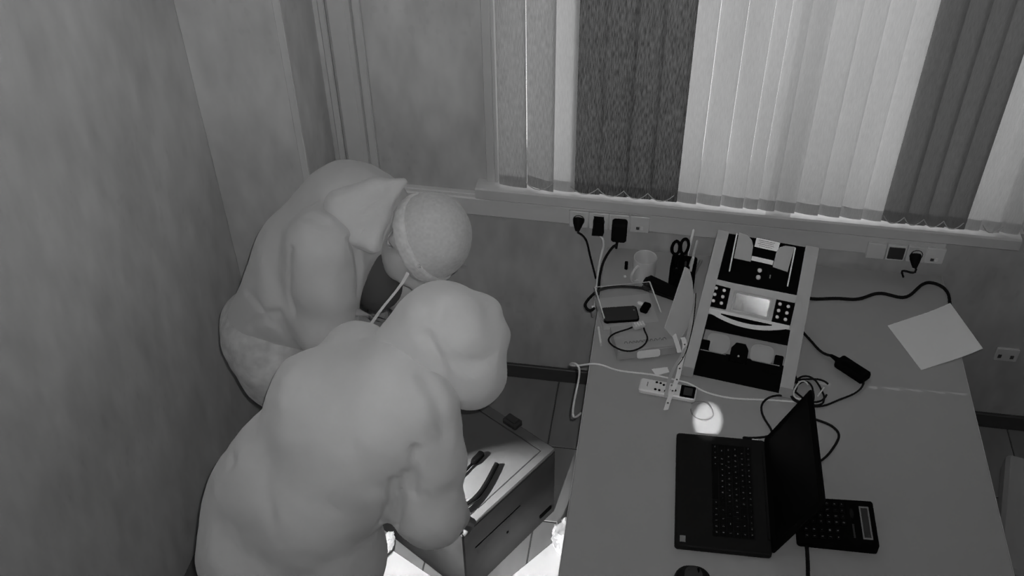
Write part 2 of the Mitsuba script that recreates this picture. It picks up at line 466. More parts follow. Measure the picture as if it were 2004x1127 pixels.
# ------------------------------------------------------------------ laptop
lp = 'laptop'
tag(lp, 'open black laptop with its screen facing left on the desk', 'laptop')
LW, LD, LH = .390, .250, .020                          # along y, along x, height
ML = rotz(1.5, (.2495, -1.068, D))                     # local x towards the hinge, local y to the wall
b = moved(prism([(x, y) for x, y in rrect(LD, LW, .010)], LH, 0, .003), ML)
add(lp + '__base', b, 'm_laptop', 30)
add(lp + '__base__keyboard_well', moved(box(.112, .318, .0008, (.028, .004, LH + .0002)), ML), 'm_black_matte', False)
add(lp + '__base__touchpad', moved(prism(rrect(.062, .105, .004), .0008, LH - .0002), ML), 'm_laptop', 30)
add(lp + '__base__hinge', moved(trimesh.creation.cylinder(.007, .30, sections=14), ML @ frame((LD / 2 - .004, 0, LH - .002), (1, 0, 0), (0, 0, 1))), 'm_laptop', 30)
rows = [  # from the hinge to the palm rest: key widths in units and legends
    [(1, c) for c in ['Esc', '1', '2', '3', '4', '5', '6', '7', '8', '9', '0', '-', '=', 'Del', 'H', 'E']],
    [(1, c) for c in '`1234567890-='] + [(2, '<'), (1, '7')],
    [(1.5, 'Tab')] + [(1, c) for c in 'QWERTYUIOP[]'] + [(1.5, '\\'), (1, '4')],
    [(1.8, 'Caps')] + [(1, c) for c in "ASDFGHJKL;'"] + [(2.2, 'Enter'), (1, '1')],
    [(2.3, 'Shift')] + [(1, c) for c in 'ZXCVBNM,./'] + [(1.7, 'Sh'), (1, 'U'), (1, '0')],
    [(1.2, 'Ctrl'), (1, 'Fn'), (1, 'W'), (1.2, 'Alt'), (5.6, ''), (1.2, 'Alt'), (1, 'P'), (1, 'C'), (.93, 'L'), (.93, 'D'), (.94, 'R')]]
legends = []
U, span = .0190, .316
for ri, row in enumerate(rows):
    tot = sum(w for w, _ in row); s = span / tot
    y = .004 + span / 2
    xr = .028 + .112 / 2 - .0095 - ri * .0185
    kd = .011 if ri == 0 else .0155
    for w, c in row:
        yc = y - w * s / 2
        add(lp + '__base__key', moved(box(kd, w * s - .0028, .0022, (xr, yc, LH + .0012), .0008), ML), 'm_key', 30)
        if c:
            t = text(c[0] if len(c) < 3 else c, .0042 if len(c) < 3 else .0022, .0002)
            e = t.bounds
            t.apply_translation((-(e[0][0] + e[1][0]) / 2, -(e[0][1] + e[1][1]) / 2, 0))
            legends.append(moved(t, ML @ frame((xr + .001, yc + (.002 if w < 1.4 else .0), LH + .0024), (0, -1, 0), (1, 0, 0))))
        y -= w * s
legs = cat(*legends)
add(lp + '__base__key_legends', legs, 'm_legend', False)
tag(lp + '__base__key_legends', 'small pale key lettering', kind='stuff')
add(lp + '__base__sticker', moved(box(.0150, .0200, .0006, (-LD / 2 + .020, -LW / 2 + .022, LH + .0002)), ML), 'm_grey', False)
labels[lp + '__base__sticker'] = {'label': 'small pale square sticker'}
al = math.radians(113)
hx = ML @ np.array([LD / 2 - .002, 0, LH + .001, 1])
updir = ML[:3, :3] @ np.array([-math.cos(al), 0, math.sin(al)])
MS = frame(hx[:3], updir, ML[:3, 1])                   # local x up the lid, y along the hinge, z = outwards normal
add(lp + '__lid', moved(prism([(x + .122, y) for x, y in rrect(.240, LW, .010)], .007, -.0035, .002), MS), 'm_black', 30)
scr = moved(box(.196, .345, .0008, (.126, 0, 0)), MS)
nrm = MS[:3, 2] * (1 if MS[:3, 2] @ (CAM - hx[:3]) > 0 else -1)
scr.apply_translation(nrm * .0036)
add(lp + '__lid__screen', scr, 'm_screen', False)
# plug in the laptop's far side
k = add('usb_plug', cat(moved(box(.034, .012, .007, (.082, LW / 2 + .009, .010), .002), ML)), 'm_black_matte', 30)
tag(k, 'small black cable plug stuck in the far edge of the laptop', 'plug')
add(k + '__metal_collar', moved(box(.018, .006, .0045, (.098, LW / 2 + .004, .012), .001), ML), 'm_silver', 30)
add(k + '__cord', tube([tuple((ML @ np.array([.064, LW / 2 + .010, .010, 1]))[:3]), on(1508, 838, .006), on(1494, 815, .005), on(1490, 797, .010), on(1500, 781, .012), on(1530, 774, .010)], .0032, 8), 'm_cable', 30)

# ------------------------------------------------------------------ mouse
MM = rotz(2, (.180, -1.375, D))
g = []
for i in range(13):
    th = i / 12 * math.pi / 2
    z, s = .036 * math.sin(th), math.cos(th) ** .55
    for j in range(28):
        a = 2 * math.pi * j / 28
        ca, sa = math.cos(a), math.sin(a)
        g.append((.053 * s * abs(ca) ** .75 * np.sign(ca) * .95, .058 * s * abs(sa) ** .85 * np.sign(sa), z))
ms = 'computer_mouse'
tag(ms, 'small black computer mouse in front of the laptop at the bottom of the picture', 'mouse')
add(ms + '__body', moved(hull(g), MM), 'm_laptop', 40)
gt = [(x * .74, y * .86 + .004, z + .0022) for x, y, z in g if z > .019]
add(ms + '__top_shell', moved(hull(gt), MM), 'm_darkgrey', 40)
add(ms + '__wheel', moved(box(.006, .018, .008, (.012, .028, .0335), .002), MM), 'm_black_gloss', 30)
add(ms + '__button_mark', moved(box(.010, .005, .004, (-.008, .026, .0345), .001), MM), 'm_black_gloss', 30)

# ------------------------------------------------------------------ calculator
cl = 'calculator'
tag(cl, 'black desk calculator with a pale-framed display behind the laptop screen', 'calculator')
MC = rotz(1.5, (.546, -1.131, D))                      # local x towards the display
cw, cd = .205, .150
add(cl + '__body', moved(hull([(x, y, z) for x, y in rrect(cw, cd, .008) for z in (.002, .016 + .012 * (x + cw / 2) / cw)] + [(x * .985, y * .985, 0.0) for x, y in rrect(cw, cd, .008)]), MC), 'm_black', 30)
def ct(x):
    return .016 + .012 * (x + cw / 2) / cw
tl = math.atan2(.012, cw)
def cframe(x, y):
    return MC @ frame((x, y, ct(x)), (math.cos(tl), 0, math.sin(tl)), (0, 1, 0))
ring = cut(box(.025, .106, .003, (0, 0, .0)), box(.017, .096, .01))
add(cl + '__display_frame', moved(ring, cframe(.077, .002)), 'm_grey', 30)
add(cl + '__display', moved(box(.0175, .097, .0016, (0, 0, 0)), cframe(.077, .002)), 'm_darkgrey', False)
add(cl + '__slot_strip', moved(box(.005, .045, .0014, (0, -.026, 0)), cframe(.044, 0)), 'm_darkgrey', False)
add(cl + '__emblem', moved(prism([(.0055 * math.cos(a), .016 * math.sin(a)) for a in np.linspace(0, 2 * math.pi, 17)[:-1]], .0012, -.0004), cframe(.044, .030)), 'm_laptop', False)
cleg = []
cal = ['%7410', 'M852.', 'C963=', '/x-+<']
for i, x in enumerate((-.078, -.058, -.038, -.018, .002, .020)):
    for j, y in enumerate((-.052, -.031, -.004, .016, .036, .056)):
        if x > .012 and j in (0, 1):
            continue
        add(cl + '__key', moved(box(.0145, .0145, .005, (0, 0, .0015), .0015), cframe(x, y)), 'm_key', 30)
        c = '789456123C0.+-x/=%M<>'[(i * 5 + j * 3) % 21]
        t = text(c, .005, .0002); e = t.bounds
        t.apply_translation((-(e[0][0] + e[1][0]) / 2, -(e[0][1] + e[1][1]) / 2, 0))
        cleg.append(moved(t, cframe(x, y) @ frame((0, 0, .0041), (0, -1, 0), (1, 0, 0))))
add(cl + '__key_legends', cat(*cleg), 'm_legend', False)
tag(cl + '__key_legends', 'small pale key signs', kind='stuff')
k = add('black_cable', tube([on(1578, 1060, .004), on(1580, 1085, .004), on(1581, 1105, .004), on(1581, 1150, .004), on(1579, 1230, .004)], .0052, 8), 'm_cable', 30)
tag(k, 'straight black cable from under the calculator to the front of the desk', 'cable')

# ------------------------------------------------------------------ banknote counter
bc = 'banknote_counter'
tag(bc, 'grey and black banknote counting machine with a small screen and two keypads on the desk', 'banknote counter')
P0, P1 = np.array([.124, -.628, D]), np.array([.454, -.680, D])
bu = (P1 - P0) / np.linalg.norm(P1 - P0); bv = np.array([-bu[1], bu[0], 0]); BWD = np.linalg.norm(P1 - P0)
RUN, RISE = .300, .335
SL = math.hypot(RUN, RISE)
es = (bv * RUN + np.array([0, 0, RISE])) / SL           # up the slope
en = np.cross(bu, es)                                   # out of the slope, towards the room
if en[2] < 0: en = -en


def bcp(x, y, n=0.0):
    """(across, up the slope) of the counter's front plane seen at pixel x, y, n above the plane."""
    d = ray(x, y); o = P0 + en * n
    p = CAM + d * ((o - CAM) @ en / (d @ en)) - o
    return p @ bu, p @ es


MB_ = np.eye(4); MB_[:3, 0], MB_[:3, 1], MB_[:3, 2], MB_[:3, 3] = bu, es, en, P0      # x across, y up the slope, z out
MU = np.eye(4); MU[:3, 0], MU[:3, 1], MU[:3, 2], MU[:3, 3] = bu, bv, (0, 0, 1), P0     # x across, y depth, z up
def pside(u0, u1, taper):
    prof = [(.004, 0.001), (0, .006), (0, .045), (RUN - .02, RISE - .002), (RUN + .02, RISE + .004), (RUN + .05, RISE - .03), (RUN + .055, 0.001)]
    a = [(u0 + taper * z / RISE, v, z) for v, z in prof] + [(u1 + taper * z / RISE, v, z) for v, z in prof]
    n = len(prof)
    f = [(0, k, k + 1) for k in range(1, n - 1)] + [(n, n + k + 1, n + k) for k in range(1, n - 1)]
    for k in range(n):
        j = (k + 1) % n
        f += [(k, n + j, j), (k, n + k, n + j)]
    m = trimesh.Trimesh(a, f, process=True); m.fix_normals()
    return moved(m, MU)
add(bc + '__side_panel', pside(0, .034, .022), 'm_counter', 25)
add(bc + '__side_panel', pside(.295, BWD, -.008), 'm_counter', 25)
for u0, u1, s0 in ((.006, .030, .23), (.004, .031, .115), (.300, .330, .185), (.300, .332, .075)):
    add(bc + '__panel_joint', moved(box(u1 - u0, .0018, .0008, ((u0 + u1) / 2 + (.022 if u0 < .1 else -.008) * s0 / SL, s0, .0002)), MB_), 'm_darkgrey', False)
def across(s):                                          # inner edges of the side panels at slope position s
    return .033 + .022 * s / SL, .296 - .008 * s / SL
iu0, iu1 = across(.05)
def slab(s0, s1, n0, n1, inset=0.0):
    (a0, a1), (b0, b1) = across(s0), across(s1)
    return moved(hull([(u, s, n) for (u, s) in ((a0 + inset, s0), (a1 - inset, s0), (b0 + inset, s1), (b1 - inset, s1)) for n in (n0, n1)]), MB_)
def above_desk(m):
    return cut(m, moved(bounds(-.5, 1, -.5, 1, -.5, .001), MU))
add(bc + '__back_shell', slab(.17, SL - .002, -.17, -.085), 'm_darkgrey', 25)
add(bc + '__bottom', moved(bounds(iu0, iu1, .03, RUN + .05, 0.002, .012), MU), 'm_black', 25)
# stacker: black front tray with a notch, pale plates behind it, black stop block
uc = .157
tray = above_desk(slab(.004, .094, -.03, -.012))
add(bc + '__stacker_tray', cut(tray, moved(box(.056, .03, .1, (uc, .090, -.02)), MB_)), 'm_black_gloss', 25)
for w, c_ in ((.078, .080), (.084, .240)):
    add(bc + '__stacker_tray__rim', moved(box(w, .0028, .004, (c_, .093, -.012)), MB_), 'm_grey', 25)
add(bc + '__stacker_plate', slab(.094, .190, -.085, -.080), 'm_counter', 25)
for uu, ss in ((.088, .122), (.224, .116)):
    add(bc + '__stacker_wing', moved(prism([(x + uu, y + ss) for x, y in rrect(.072, .060, .022)], .004, -.06, .001), MB_), 'm_counter_light', 25)
for uu, ss in ((.051, .108), (.276, .106)):
    add(bc + '__stacker_corner', moved(box(.026, .034, .03, (uu, ss, -.035), .003), MB_), 'm_black', 25)
add(bc + '__stop_block', moved(prism([(-.026 + uc, .074), (.026 + uc, .074), (.026 + uc, .118), (.014 + uc, .136), (-.014 + uc, .136), (-.026 + uc, .118)], .035, -.055, .003), MB_), 'm_black', 25)
add(bc + '__stop_block__screw', moved(lathe([(0, .003), (.003, .002), (.004, 0), (0, 0)], 12), MB_ @ frame((uc, .096, -.020), (1, 0, 0), (0, 1, 0))), 'm_chrome', 30)
# control panel with its silver lip
add(bc + '__head_underside', slab(.158, .222, -.05, -.004), 'm_black', 25)
add(bc + '__control_panel', slab(.205, .312, -.05, .003), 'm_counter_light', 25)
def crescent(u0, u1, s_top, ends, sag, th):
    up = [(u0 + (u1 - u0) * k / 24, s_top) for k in range(25)]
    lo = [(u0 + (u1 - u0) * k / 24, s_top - ends - sag * (1 - (2 * k / 24 - 1) ** 2)) for k in range(25)]
    return prism(up + lo[::-1], th)
ROT = frame((.16, .217, 0), (1, -.022, 0), (.022, 1, 0))
add(bc + '__lip', moved(crescent(-.124, .126, .004, .010, .026, .016), MB_ @ ROT), 'm_silver', 25)
add(bc + '__lip__slot', moved(crescent(-.078, .076, -.005, .003, .010, .0022), MB_ @ ROT @ frame((0, 0, .0145), (1, 0, 0), (0, 1, 0))), 'm_black', 25)
PF = frame((.165, .258, .003), (1, -.02, 0), (.02, 1, 0))
add(bc + '__screen_bezel', moved(cut(box(.116, .064, .004, (0, 0, .001), .001), box(.102, .052, .02)), MB_ @ PF), 'm_counter_light', 25)
add(bc + '__screen', moved(box(.102, .052, .002, (0, 0, .0005)), MB_ @ PF), 'm_lcd', False)
for c_, s_ in ((.066, .264), (.261, .253)):
    kf = MB_ @ frame((c_, s_, .003), (1, -.02, 0), (.02, 1, 0))
    kp = add(bc + '__keypad', moved(prism(rrect(.056, .072, .004), .003, .0, .001), kf), 'm_black', 25)
    for a in (-1, 1):
        for b_ in (-1, 0, 1):
            add(kp + '__button', moved(lathe([(0, .004), (.0045, .0035), (.0056, .001), (.0056, 0), (0, 0)], 14), kf @ frame((a * .0125 - .002, .002 + b_ * .020 - a * .001, .0026), (1, 0, 0), (0, 1, 0))), 'm_white', 30)
brow = [(-.126, .006), (-.03, .006), (.01, -.002), (.05, .004), (.124, .006), (.124, -.010), (.05, -.012), (-.05, -.012), (-.126, -.010)]
add(bc + '__panel_brow', moved(prism(brow[::-1], .008, 0), MB_ @ frame((.163, .303, .002), (1, -.045, 0), (.045, 1, 0))), 'm_counter_light', 25)
# hopper: black floor, two pale note guides, white bars, sticker, sensor
add(bc + '__hopper_floor', slab(.300, SL + .012, -.07, -.032), 'm_black_gloss', 25)
earl = [(.085, .388), (.137, .386), (.135, .436), (.128, .452), (.112, .466), (.085, .469)]
earr = [(.204, .383), (.250, .376), (.256, .455), (.228, .454), (.213, .446), (.206, .430)]
for pl in (earl, earr):
    add(bc + '__note_guide', moved(prism(pl, .004, -.014, .001), MB_), 'm_counter', 25)
for u_, s_ in ((.080, .405), (.258, .393)):
    add(bc + '__guide_bar', moved(box(.0045, .120, .006, (u_, s_, -.008), .001), MB_), 'm_white', 25)
lb = bc + '__instruction_label'
LF = MB_ @ frame((.173, .427, -.028), (1, -.04, 0), (.04, 1, 0))
add(lb, moved(box(.072, .074, .0012), LF), 'm_black_gloss', False)
add(lb + '__white_band', moved(box(.072, .029, .0006, (.001, .0215, .0009)), LF), 'm_white', False)
add(lb + '__white_band', moved(box(.066, .014, .0006, (-.002, -.029, .0009)), LF), 'm_white', False)
add(lb + '__print_lines', cat(*[moved(box(.050 - .008 * (q % 2), .0016, .0003, (-.002, .030 - .0055 * q, .0013)), LF) for q in range(4)]), 'm_grey', False); tag(lb + '__print_lines', 'tiny grey lines of print', kind='stuff')
add(bc + '__knob', moved(lathe([(0, .010), (.005, .009), (.0075, .005), (.0075, 0), (0, 0)], 18), MB_ @ frame((.168, .345, -.032), (1, 0, 0), (0, 1, 0))), 'm_silver', 30)
add(bc + '__sensor_lens', moved(lathe([(0, .004), (.005, .003), (.007, 0), (0, 0)], 16), MB_ @ frame((.168, .367, -.032), (1, 0, 0), (0, 1, 0))), 'm_bright_paper', 30)
add(bc + '__sensor_slot', moved(box(.004, .012, .003, (.202, .354, -.031), .001), MB_), 'm_grey', 30)
# its power cord to the right
k = add('mains_cable', tube([on(1560, 575, .02), on(1600, 585, .004), on(1640, 584, .004), on(1680, 585, .004), on(1725, 574, .004), on(1765, 582, .004), on(1795, 565, .004), on(1820, 553, .004), on(1845, 562, .004), on(1857, 580, .004), on(1860, 600, .004)], .0055, 8), 'm_cable', 30)
tag(k, 'thick black cord winding from behind the banknote counter to the paper sheet', 'cable')

# ------------------------------------------------------------------ paper sheet
q = [on(1737, 637, .001), on(1803, 724, .001), on(1922, 686, .008), on(1858, 597, .010)]
def sheet(q, n=8, lift=None, th=.0006):
    v, f = [], []
    for i in range(n + 1):
        for j in range(n + 1):
            a, b_ = i / n, j / n
            p = q[0] * (1 - a) * (1 - b_) + q[1] * a * (1 - b_) + q[2] * a * b_ + q[3] * (1 - a) * b_
            if lift: p = p + np.array([0, 0, lift(a, b_)])
            v.append(p)
    for i in range(n):
        for j in range(n):
            k = i * (n + 1) + j
            f += [(k, k + n + 1, k + n + 2), (k, k + n + 2, k + 1)]
    v = np.array(v); f = np.array(f)
    w = v - np.array([0, 0, th]); m = len(v)
    e = [i * (n + 1) for i in range(n)] + [0]
    rim = [i * (n + 1) for i in range(n + 1)] + [n * (n + 1) + j for j in range(1, n + 1)] + [i * (n + 1) + n for i in range(n - 1, -1, -1)] + [j for j in range(n - 1, 0, -1)]
    s = []
    for a, b_ in zip(rim, rim[1:] + rim[:1]):
        s += [(a, a + m, b_ + m), (a, b_ + m, b_)]
    return trimesh.Trimesh(np.vstack([v, w]), np.vstack([f, f[:, ::-1] + m, s]), process=False)
k = add('paper_sheet', sheet(q, 8, lambda a, b_: .012 * max(0, b_ - .55) ** 2 * 4), 'm_paper', 30)
tag(k, 'blank pale sheet of paper lying over the right edge of the desk', 'paper')

# ------------------------------------------------------------------ power brick and coiled cables
p0, p1 = on(1640, 702, .016), on(1690, 765, .016)
d = p1 - p0; L = np.linalg.norm(d)
MBk = frame((on(1664, 722, .0) + on(1668, 738, .0)) / 2, (0.75, -.66, 0), (.66, .75, 0))
k = 'power_brick'
add(k, moved(box(.105, .050, .030, (0, 0, .0155), .007), MBk), 'm_black', 30)
tag(k, 'black power brick with two cords right of the banknote counter', 'power adapter')
e0 = (MBk @ np.array([-.052, .002, .014, 1]))[:3]; e1 = (MBk @ np.array([.052, -.012, .012, 1]))[:3]
add(k + '__strain_relief', tube([e0, e0 + (MBk[:3, 0] * -.03)], [.009, .005], 10, False), 'm_black', 30)
add(k + '__cord', tube([e0 - MBk[:3, 0] * .028, on(1610, 690, .008), on(1588, 668, .006), on(1576, 655, .006), on(1565, 640, .006)], .0042, 8), 'm_cable', 30)
add(k + '__cord', tube([e1, on(1668, 772, .006), on(1640, 783, .004), on(1615, 793, .004), on(1590, 795, .005), on(1572, 790, .006)], .0030, 8), 'm_cable', 30)
k = 'cable_coil'
tag(k, 'small tangled bundle of coiled black and white cables beside the laptop screen', 'cable')
cc = on(1578, 768, .006)
def loop(cx, cy, rx_, ry_, a0, a1, rot, h=.006, n=18, wob=.1, seed=0):
    r = np.random.RandomState(seed); out = []
    for t in np.linspace(a0, a1, n):
        w = 1 + wob * math.sin(3 * t + seed)
        x, y = rx_ * math.cos(t) * w, ry_ * math.sin(t) * w
        c, s = math.cos(rot), math.sin(rot)
        out.append(on(cx + c * x - s * y, cy + s * x + c * y, h + .004 * math.sin(2 * t + seed) + .003))
    return out
add(k + '__strand', tube(loop(1580, 766, 34, 26, 0, 2 * math.pi, .5, seed=1), .0030, 7), 'm_cable', 30)
add(k + '__strand', tube(loop(1588, 762, 36, 22, .3, 5.6, .15, .010, seed=4), .0030, 7), 'm_cable', 30)
add(k + '__strand', tube(loop(1572, 770, 22, 22, 0, 2 * math.pi, 1.0, .014, seed=2), .0028, 7), 'm_cable', 30)
add(k + '__strand', tube(loop(1570, 765, 16, 18, 0, 5.2, .3, .018, seed=7), .0026, 7), 'm_white_cable', 30)
add(k + '__strand', tube([on(1556, 718, .004), on(1556, 735, .006), on(1560, 752, .010), on(1552, 768, .012), on(1540, 760, .006)], .0036, 7), 'm_cable', 30)
add(k + '__tie', tube([on(1600, 776, .016), on(1613, 758, .016)], .0022, 6, False), 'm_white_cable', 30)
k = add('thin_cable', tube([on(1572, 800, .004), on(1600, 822, .004), on(1625, 832, .004), on(1641, 848, .004), on(1636, 868, .004), on(1618, 892, .004), on(1605, 902, .004), on(1570, 905, .004)], .0036, 8), 'm_cable', 30)
tag(k, 'thin black cable looping out behind the laptop screen', 'cable')

# ------------------------------------------------------------------ white cable, remote control, clear loop
k = add('white_cable', tube([at(1137, 808, 0, -.168), at(1124, 784, 0, -.176), at(1131, 750, 0, -.176), at(1134, 725, 0, -.172), on(1142, 714, .005), on(1165, 712, .003), on(1200, 722, .003), on(1240, 729, .003), on(1275, 733, .003), on(1325, 744, .003), on(1352, 752, .003),
                             on(1370, 762, .003), on(1400, 773, .003), on(1440, 780, .003), on(1490, 782, .003), on(1540, 785, .003), on(1566, 786, .003)], .0030, 8), 'm_white_cable', 30)
tag(k, 'long thin white cable lying across the desk and over its left edge', 'cable')
R0, R1 = on(1261, 756), on(1355, 773)
ru = (R1 - R0); RL = .172; MR = frame((on(1306, 768)), ru, np.cross((0, 0, 1), ru))
k = 'remote_control'
tag(k, 'white air conditioner remote control with a dark screen lying in front of the banknote counter', 'remote control')
add(k + '__body', moved(prism(rrect(RL, .054, .010), .018, .001, .004), MR), 'm_white', 30)
add(k + '__screen_surround', moved(prism(rrect(.044, .048, .003), .001, .0186), MR @ frame((.060, 0, 0), (1, 0, 0), (0, 1, 0))), 'm_black', 30)
add(k + '__screen', moved(box(.026, .032, .0008, (.061, 0, .0199)), MR), 'm_darkgrey', False)
for x, y, r in ((-.036, .016, .0042), (-.036, -.014, .0042), (-.024, .015, .004), (-.024, -.015, .004), (-.014, .010, .004), (-.006, -.014, .004), (.010, .014, .0036), (.018, .014, .003), (.022, -.004, .0048), (.010, -.006, .003), (.018, -.017, .003), (.010, -.017, .003)):
    add(k + '__button', moved(lathe([(0, .0025), (r * .8, .0022), (r, 0), (0, 0)], 12), MR @ frame((x, y, .0186), (1, 0, 0), (0, 1, 0))), 'm_black' if r >= .004 else 'm_grey', 30)
add(k + '__brand_mark', moved(box(.003, .018, .0004, (-.062, .002, .0192)), MR), 'm_grey', False)
k = add('wire_loop', tube([on(1353, 790, .004), on(1366, 785, .006), on(1382, 788, .010), on(1392, 800, .010), on(1396, 812, .006), on(1384, 822, .004), on(1366, 820, .003), on(1356, 812, .003), on(1352, 800, .004)], .0016, 6), 'm_grey', 30)
tag(k, 'thin pale wire loop on the desk between remote control and laptop', 'wire')

# ------------------------------------------------------------------ carton with lettering, clear tray with phone, charger
k = 'carton_box'
tag(k, 'flat grey cardboard box with faint handwriting and a white label on its front flap', 'box')
c = [on(1184, 716), on(1335, 700), on(1310, 636), on(1180, 640)]
CO = on(1258, 676); CX = on(1330, 690) - on(1185, 706); MCt = frame((CO[0], CO[1], D), CX, np.cross((0, 0, 1), CX))
cl_, cdp, chh = .190, .115, .040
add(k + '__body', moved(box(cl_, cdp, chh, (0, .004, chh / 2 + .0005), .002), MCt), 'm_card', 30)
add(k + '__front_flap', moved(box(cl_ * .97, .003, chh * .8, (0, -cdp / 2 + .002, chh / 2), .001), MCt), 'm_card', 30)
lbl = moved(prism([(x, y) for x, y in rrect(.074, .026, .008)], .001), MCt @ frame((.002, -cdp / 2 + .0008, chh * .55), (1, 0, 0), (0, .35, 1)))
lbl.apply_translation(-MCt[:3, 1] * .0045)
add(k + '__label', lbl, 'm_white', 30)
sq = []
xs = -.066
rr = np.random.RandomState(3)
for w in (.010, .008, .007, .006, .008, .007, .007, .009, .010, .009, .011):
    zt = chh + .0012
    sq.append(tube([(xs, -.026 + .001 * rr.randn(), zt), (xs + w * .15, -.018 + .001 * rr.randn(), zt), (xs + w * .5, -.017, zt), (xs + w * .75, -.020, zt), (xs + w * .8, -.027, zt)], .0007, 5, n=10))
    xs += w + .0042
add(k + '__handwriting', moved(cat(*sq), MCt), 'm_ink', 40); tag(k + '__handwriting', 'faint dark illegible handwriting', kind='stuff')
# clear tray
k = 'clear_tray'
tag(k, 'clear plastic tray with pale rims holding a phone behind the cardboard box', 'tray')
tq = [on(1165, 588), on(1274, 577), on(1287, 634), on(1178, 646)]
TO = sum(tq) / 4; tx = tq[1] - tq[0]; MT = frame((TO[0], TO[1], D), tx, np.cross((0, 0, 1), tx))
tw, td, th_ = .186, .155, .055
def quad(a, b_, c_, d_):
    return trimesh.Trimesh([a, b_, c_, d_], [(0, 1, 2), (0, 2, 3)], process=False)
add(k + '__bottom', moved(box(tw, td, .003, (0, 0, .002)), MT), 'm_counter', False)
for s in (-1, 1):
    add(k + '__side', moved(quad((s * tw / 2, -td / 2, .004), (s * tw / 2, td / 2, .004), (s * tw / 2, td / 2, th_), (s * tw / 2, -td / 2, th_)), MT), 'm_acrylic', False)
    add(k + '__rim', moved(box(.004, td, .005, (s * tw / 2, 0, th_), .001), MT), 'm_white', 30)
add(k + '__back', moved(quad((-tw / 2, td / 2, .004), (tw / 2, td / 2, .004), (tw / 2, td / 2, th_), (-tw / 2, td / 2, th_)), MT), 'm_acrylic', False)
add(k + '__rim', moved(box(tw, .003, .003, (0, td / 2, th_), .001), MT), 'm_counter_light', 30)
k = 'mobile_phone'
tag(k, 'dark mobile phone lying in the clear tray', 'phone')
MPh = MT @ rotz(-3, (-.026, -.018, .0045))
add(k + '__body', moved(prism(rrect(.118, .072, .012), .009, 0, .002), MPh), 'm_black', 30)
add(k + '__screen', moved(prism(rrect(.110, .066, .009), .0006, .0088), MPh), 'm_darkgrey', 30)
add(k + '__camera_lens', moved(lathe([(0, .001), (.003, .001), (.003, 0), (0, 0)], 12), MPh @ frame((.048, .012, .0092), (1, 0, 0), (0, 1, 0))), 'm_grey', 30)
k = 'usb_charger'
tag(k, 'small black charger with a white plug end beside the phone in the tray', 'charger')
MU2 = MT @ rotz(-35, (.062, -.004, .005))
add(k + '__body', moved(box(.026, .046, .018, (0, 0, .010), .005), MU2), 'm_black', 30)
add(k + '__plug_end', moved(box(.022, .012, .010, (-.022, .012, .010), .002), MU2), 'm_white', 30)
k = 'key_fob'
tag(k, 'small pale ribbed gadget on the cardboard box with a black cord loop', 'gadget')
MK = MCt @ rotz(10, (-.006, .044, chh + .001))
add(k + '__body', moved(prism(rrect(.044, .026, .008), .016, .0, .004), MK), 'm_counter_light', 30)
for q_ in range(4):
    add(k + '__rib', moved(box(.0035, .018, .002, (-.013 + q_ * .009, -.003, .0165), .0008), MK), 'm_white', 30)
add(k + '__cord', tube([(MK @ np.array([.022, .002, .006, 1]))[:3], at(1262, 648, 2, D + chh + .004), at(1267, 660, 2, D + chh + .004), at(1258, 677, 2, D + chh + .004), at(1232, 687, 2, D + chh + .004), at(1205, 680, 2, D + chh + .004), at(1191, 664, 2, D + chh + .004), at(1200, 654, 2, D + chh + .004), at(1215, 648, 2, D + chh + .006), (MK @ np.array([-.022, .0, .006, 1]))[:3]], .0026, 8), 'm_cable', 30)
k = add('adapter_cord', tube([on(1290, 572, .006), on(1250, 563, .006), on(1210, 561, .006), on(1175, 567, .006), on(1152, 585, .005), on(1146, 600, .004), on(1153, 607, .004), on(1163, 603, .004)], .0048, 8), 'm_cable', 30)
tag(k, 'thick black cord bending around the back left of the clear tray', 'cable')
k = 'marker_pen'
tag(k, 'thin pale pen lying along the left edge of the desk beside the box', 'pen')
pa, pb = on(1171, 640, .006), on(1176, 672, .006)
add(k + '__barrel', tube([pa, pb], .0035, 10, False), 'm_white', 30)
add(k + '__cap', tube([pb, pb + (pb - pa) * .12], .0045, 10, False), 'm_counter_light', 30)

# ------------------------------------------------------------------ mug, stapler, pen cup with scissors and pens
mg = 'coffee_mug'
tag(mg, 'pale grey ceramic mug standing at the back left of the desk', 'mug')
mc = (-.020, -.185, D)
add(mg + '__body', lathe([(0, .002), (.030, .0005), (.036, .005), (.039, .03), (.040, .100), (.0385, .102), (.0365, .100), (.0355, .03), (.032, .010), (0, .008)], 40, mc), 'm_mug', 40)
hd = [(.0, -.038, .084), (-.002, -.060, .080), (-.003, -.071, .060), (-.002, -.065, .038), (.0, -.038, .024)]
Mh = rotz(-32, mc)
add(mg + '__handle', moved(tube(hd, .0055, 10), Mh), 'm_mug', 40)
st = 'stapler'
tag(st, 'black stapler lying behind the mug and the paper folder', 'stapler')
MSt = frame((.052, -.250, D), (.93, -.36, 0), (.36, .93, 0))
add(st + '__base', moved(prism(rrect(.155, .034, .012), .012, .001, .003), MSt), 'm_black_matte', 30)
arm = hull([(x, y, z) for x, y, z in [(-.075, a * .013, .028) for a in (-1, 1)] + [(-.070, a * .012, .046) for a in (-1, 1)] + [(-.055, a * .014, .052) for a in (-1, 1)] + [(.04, a * .014, .038) for a in (-1, 1)] + [(.072, a * .014, .022) for a in (-1, 1)] + [(.072, a * .014, .011) for a in (-1, 1)] + [(-.07, a * .014, .024) for a in (-1, 1)]])
add(st + '__arm', moved(arm, MSt), 'm_black_matte', 30)
add(st + '__magazine', moved(box(.12, .012, .006, (-.012, 0, .0185), .001), MSt), 'm_chrome', 30)
k = 'flash_drive'
tag(k, 'tiny black stick standing on the desk left of the mug', 'flash drive')
fp = on(1225, 527)
add(k + '__body', box(.011, .011, .034, (fp[0], fp[1], D + .0175), .003), 'm_black', 30)
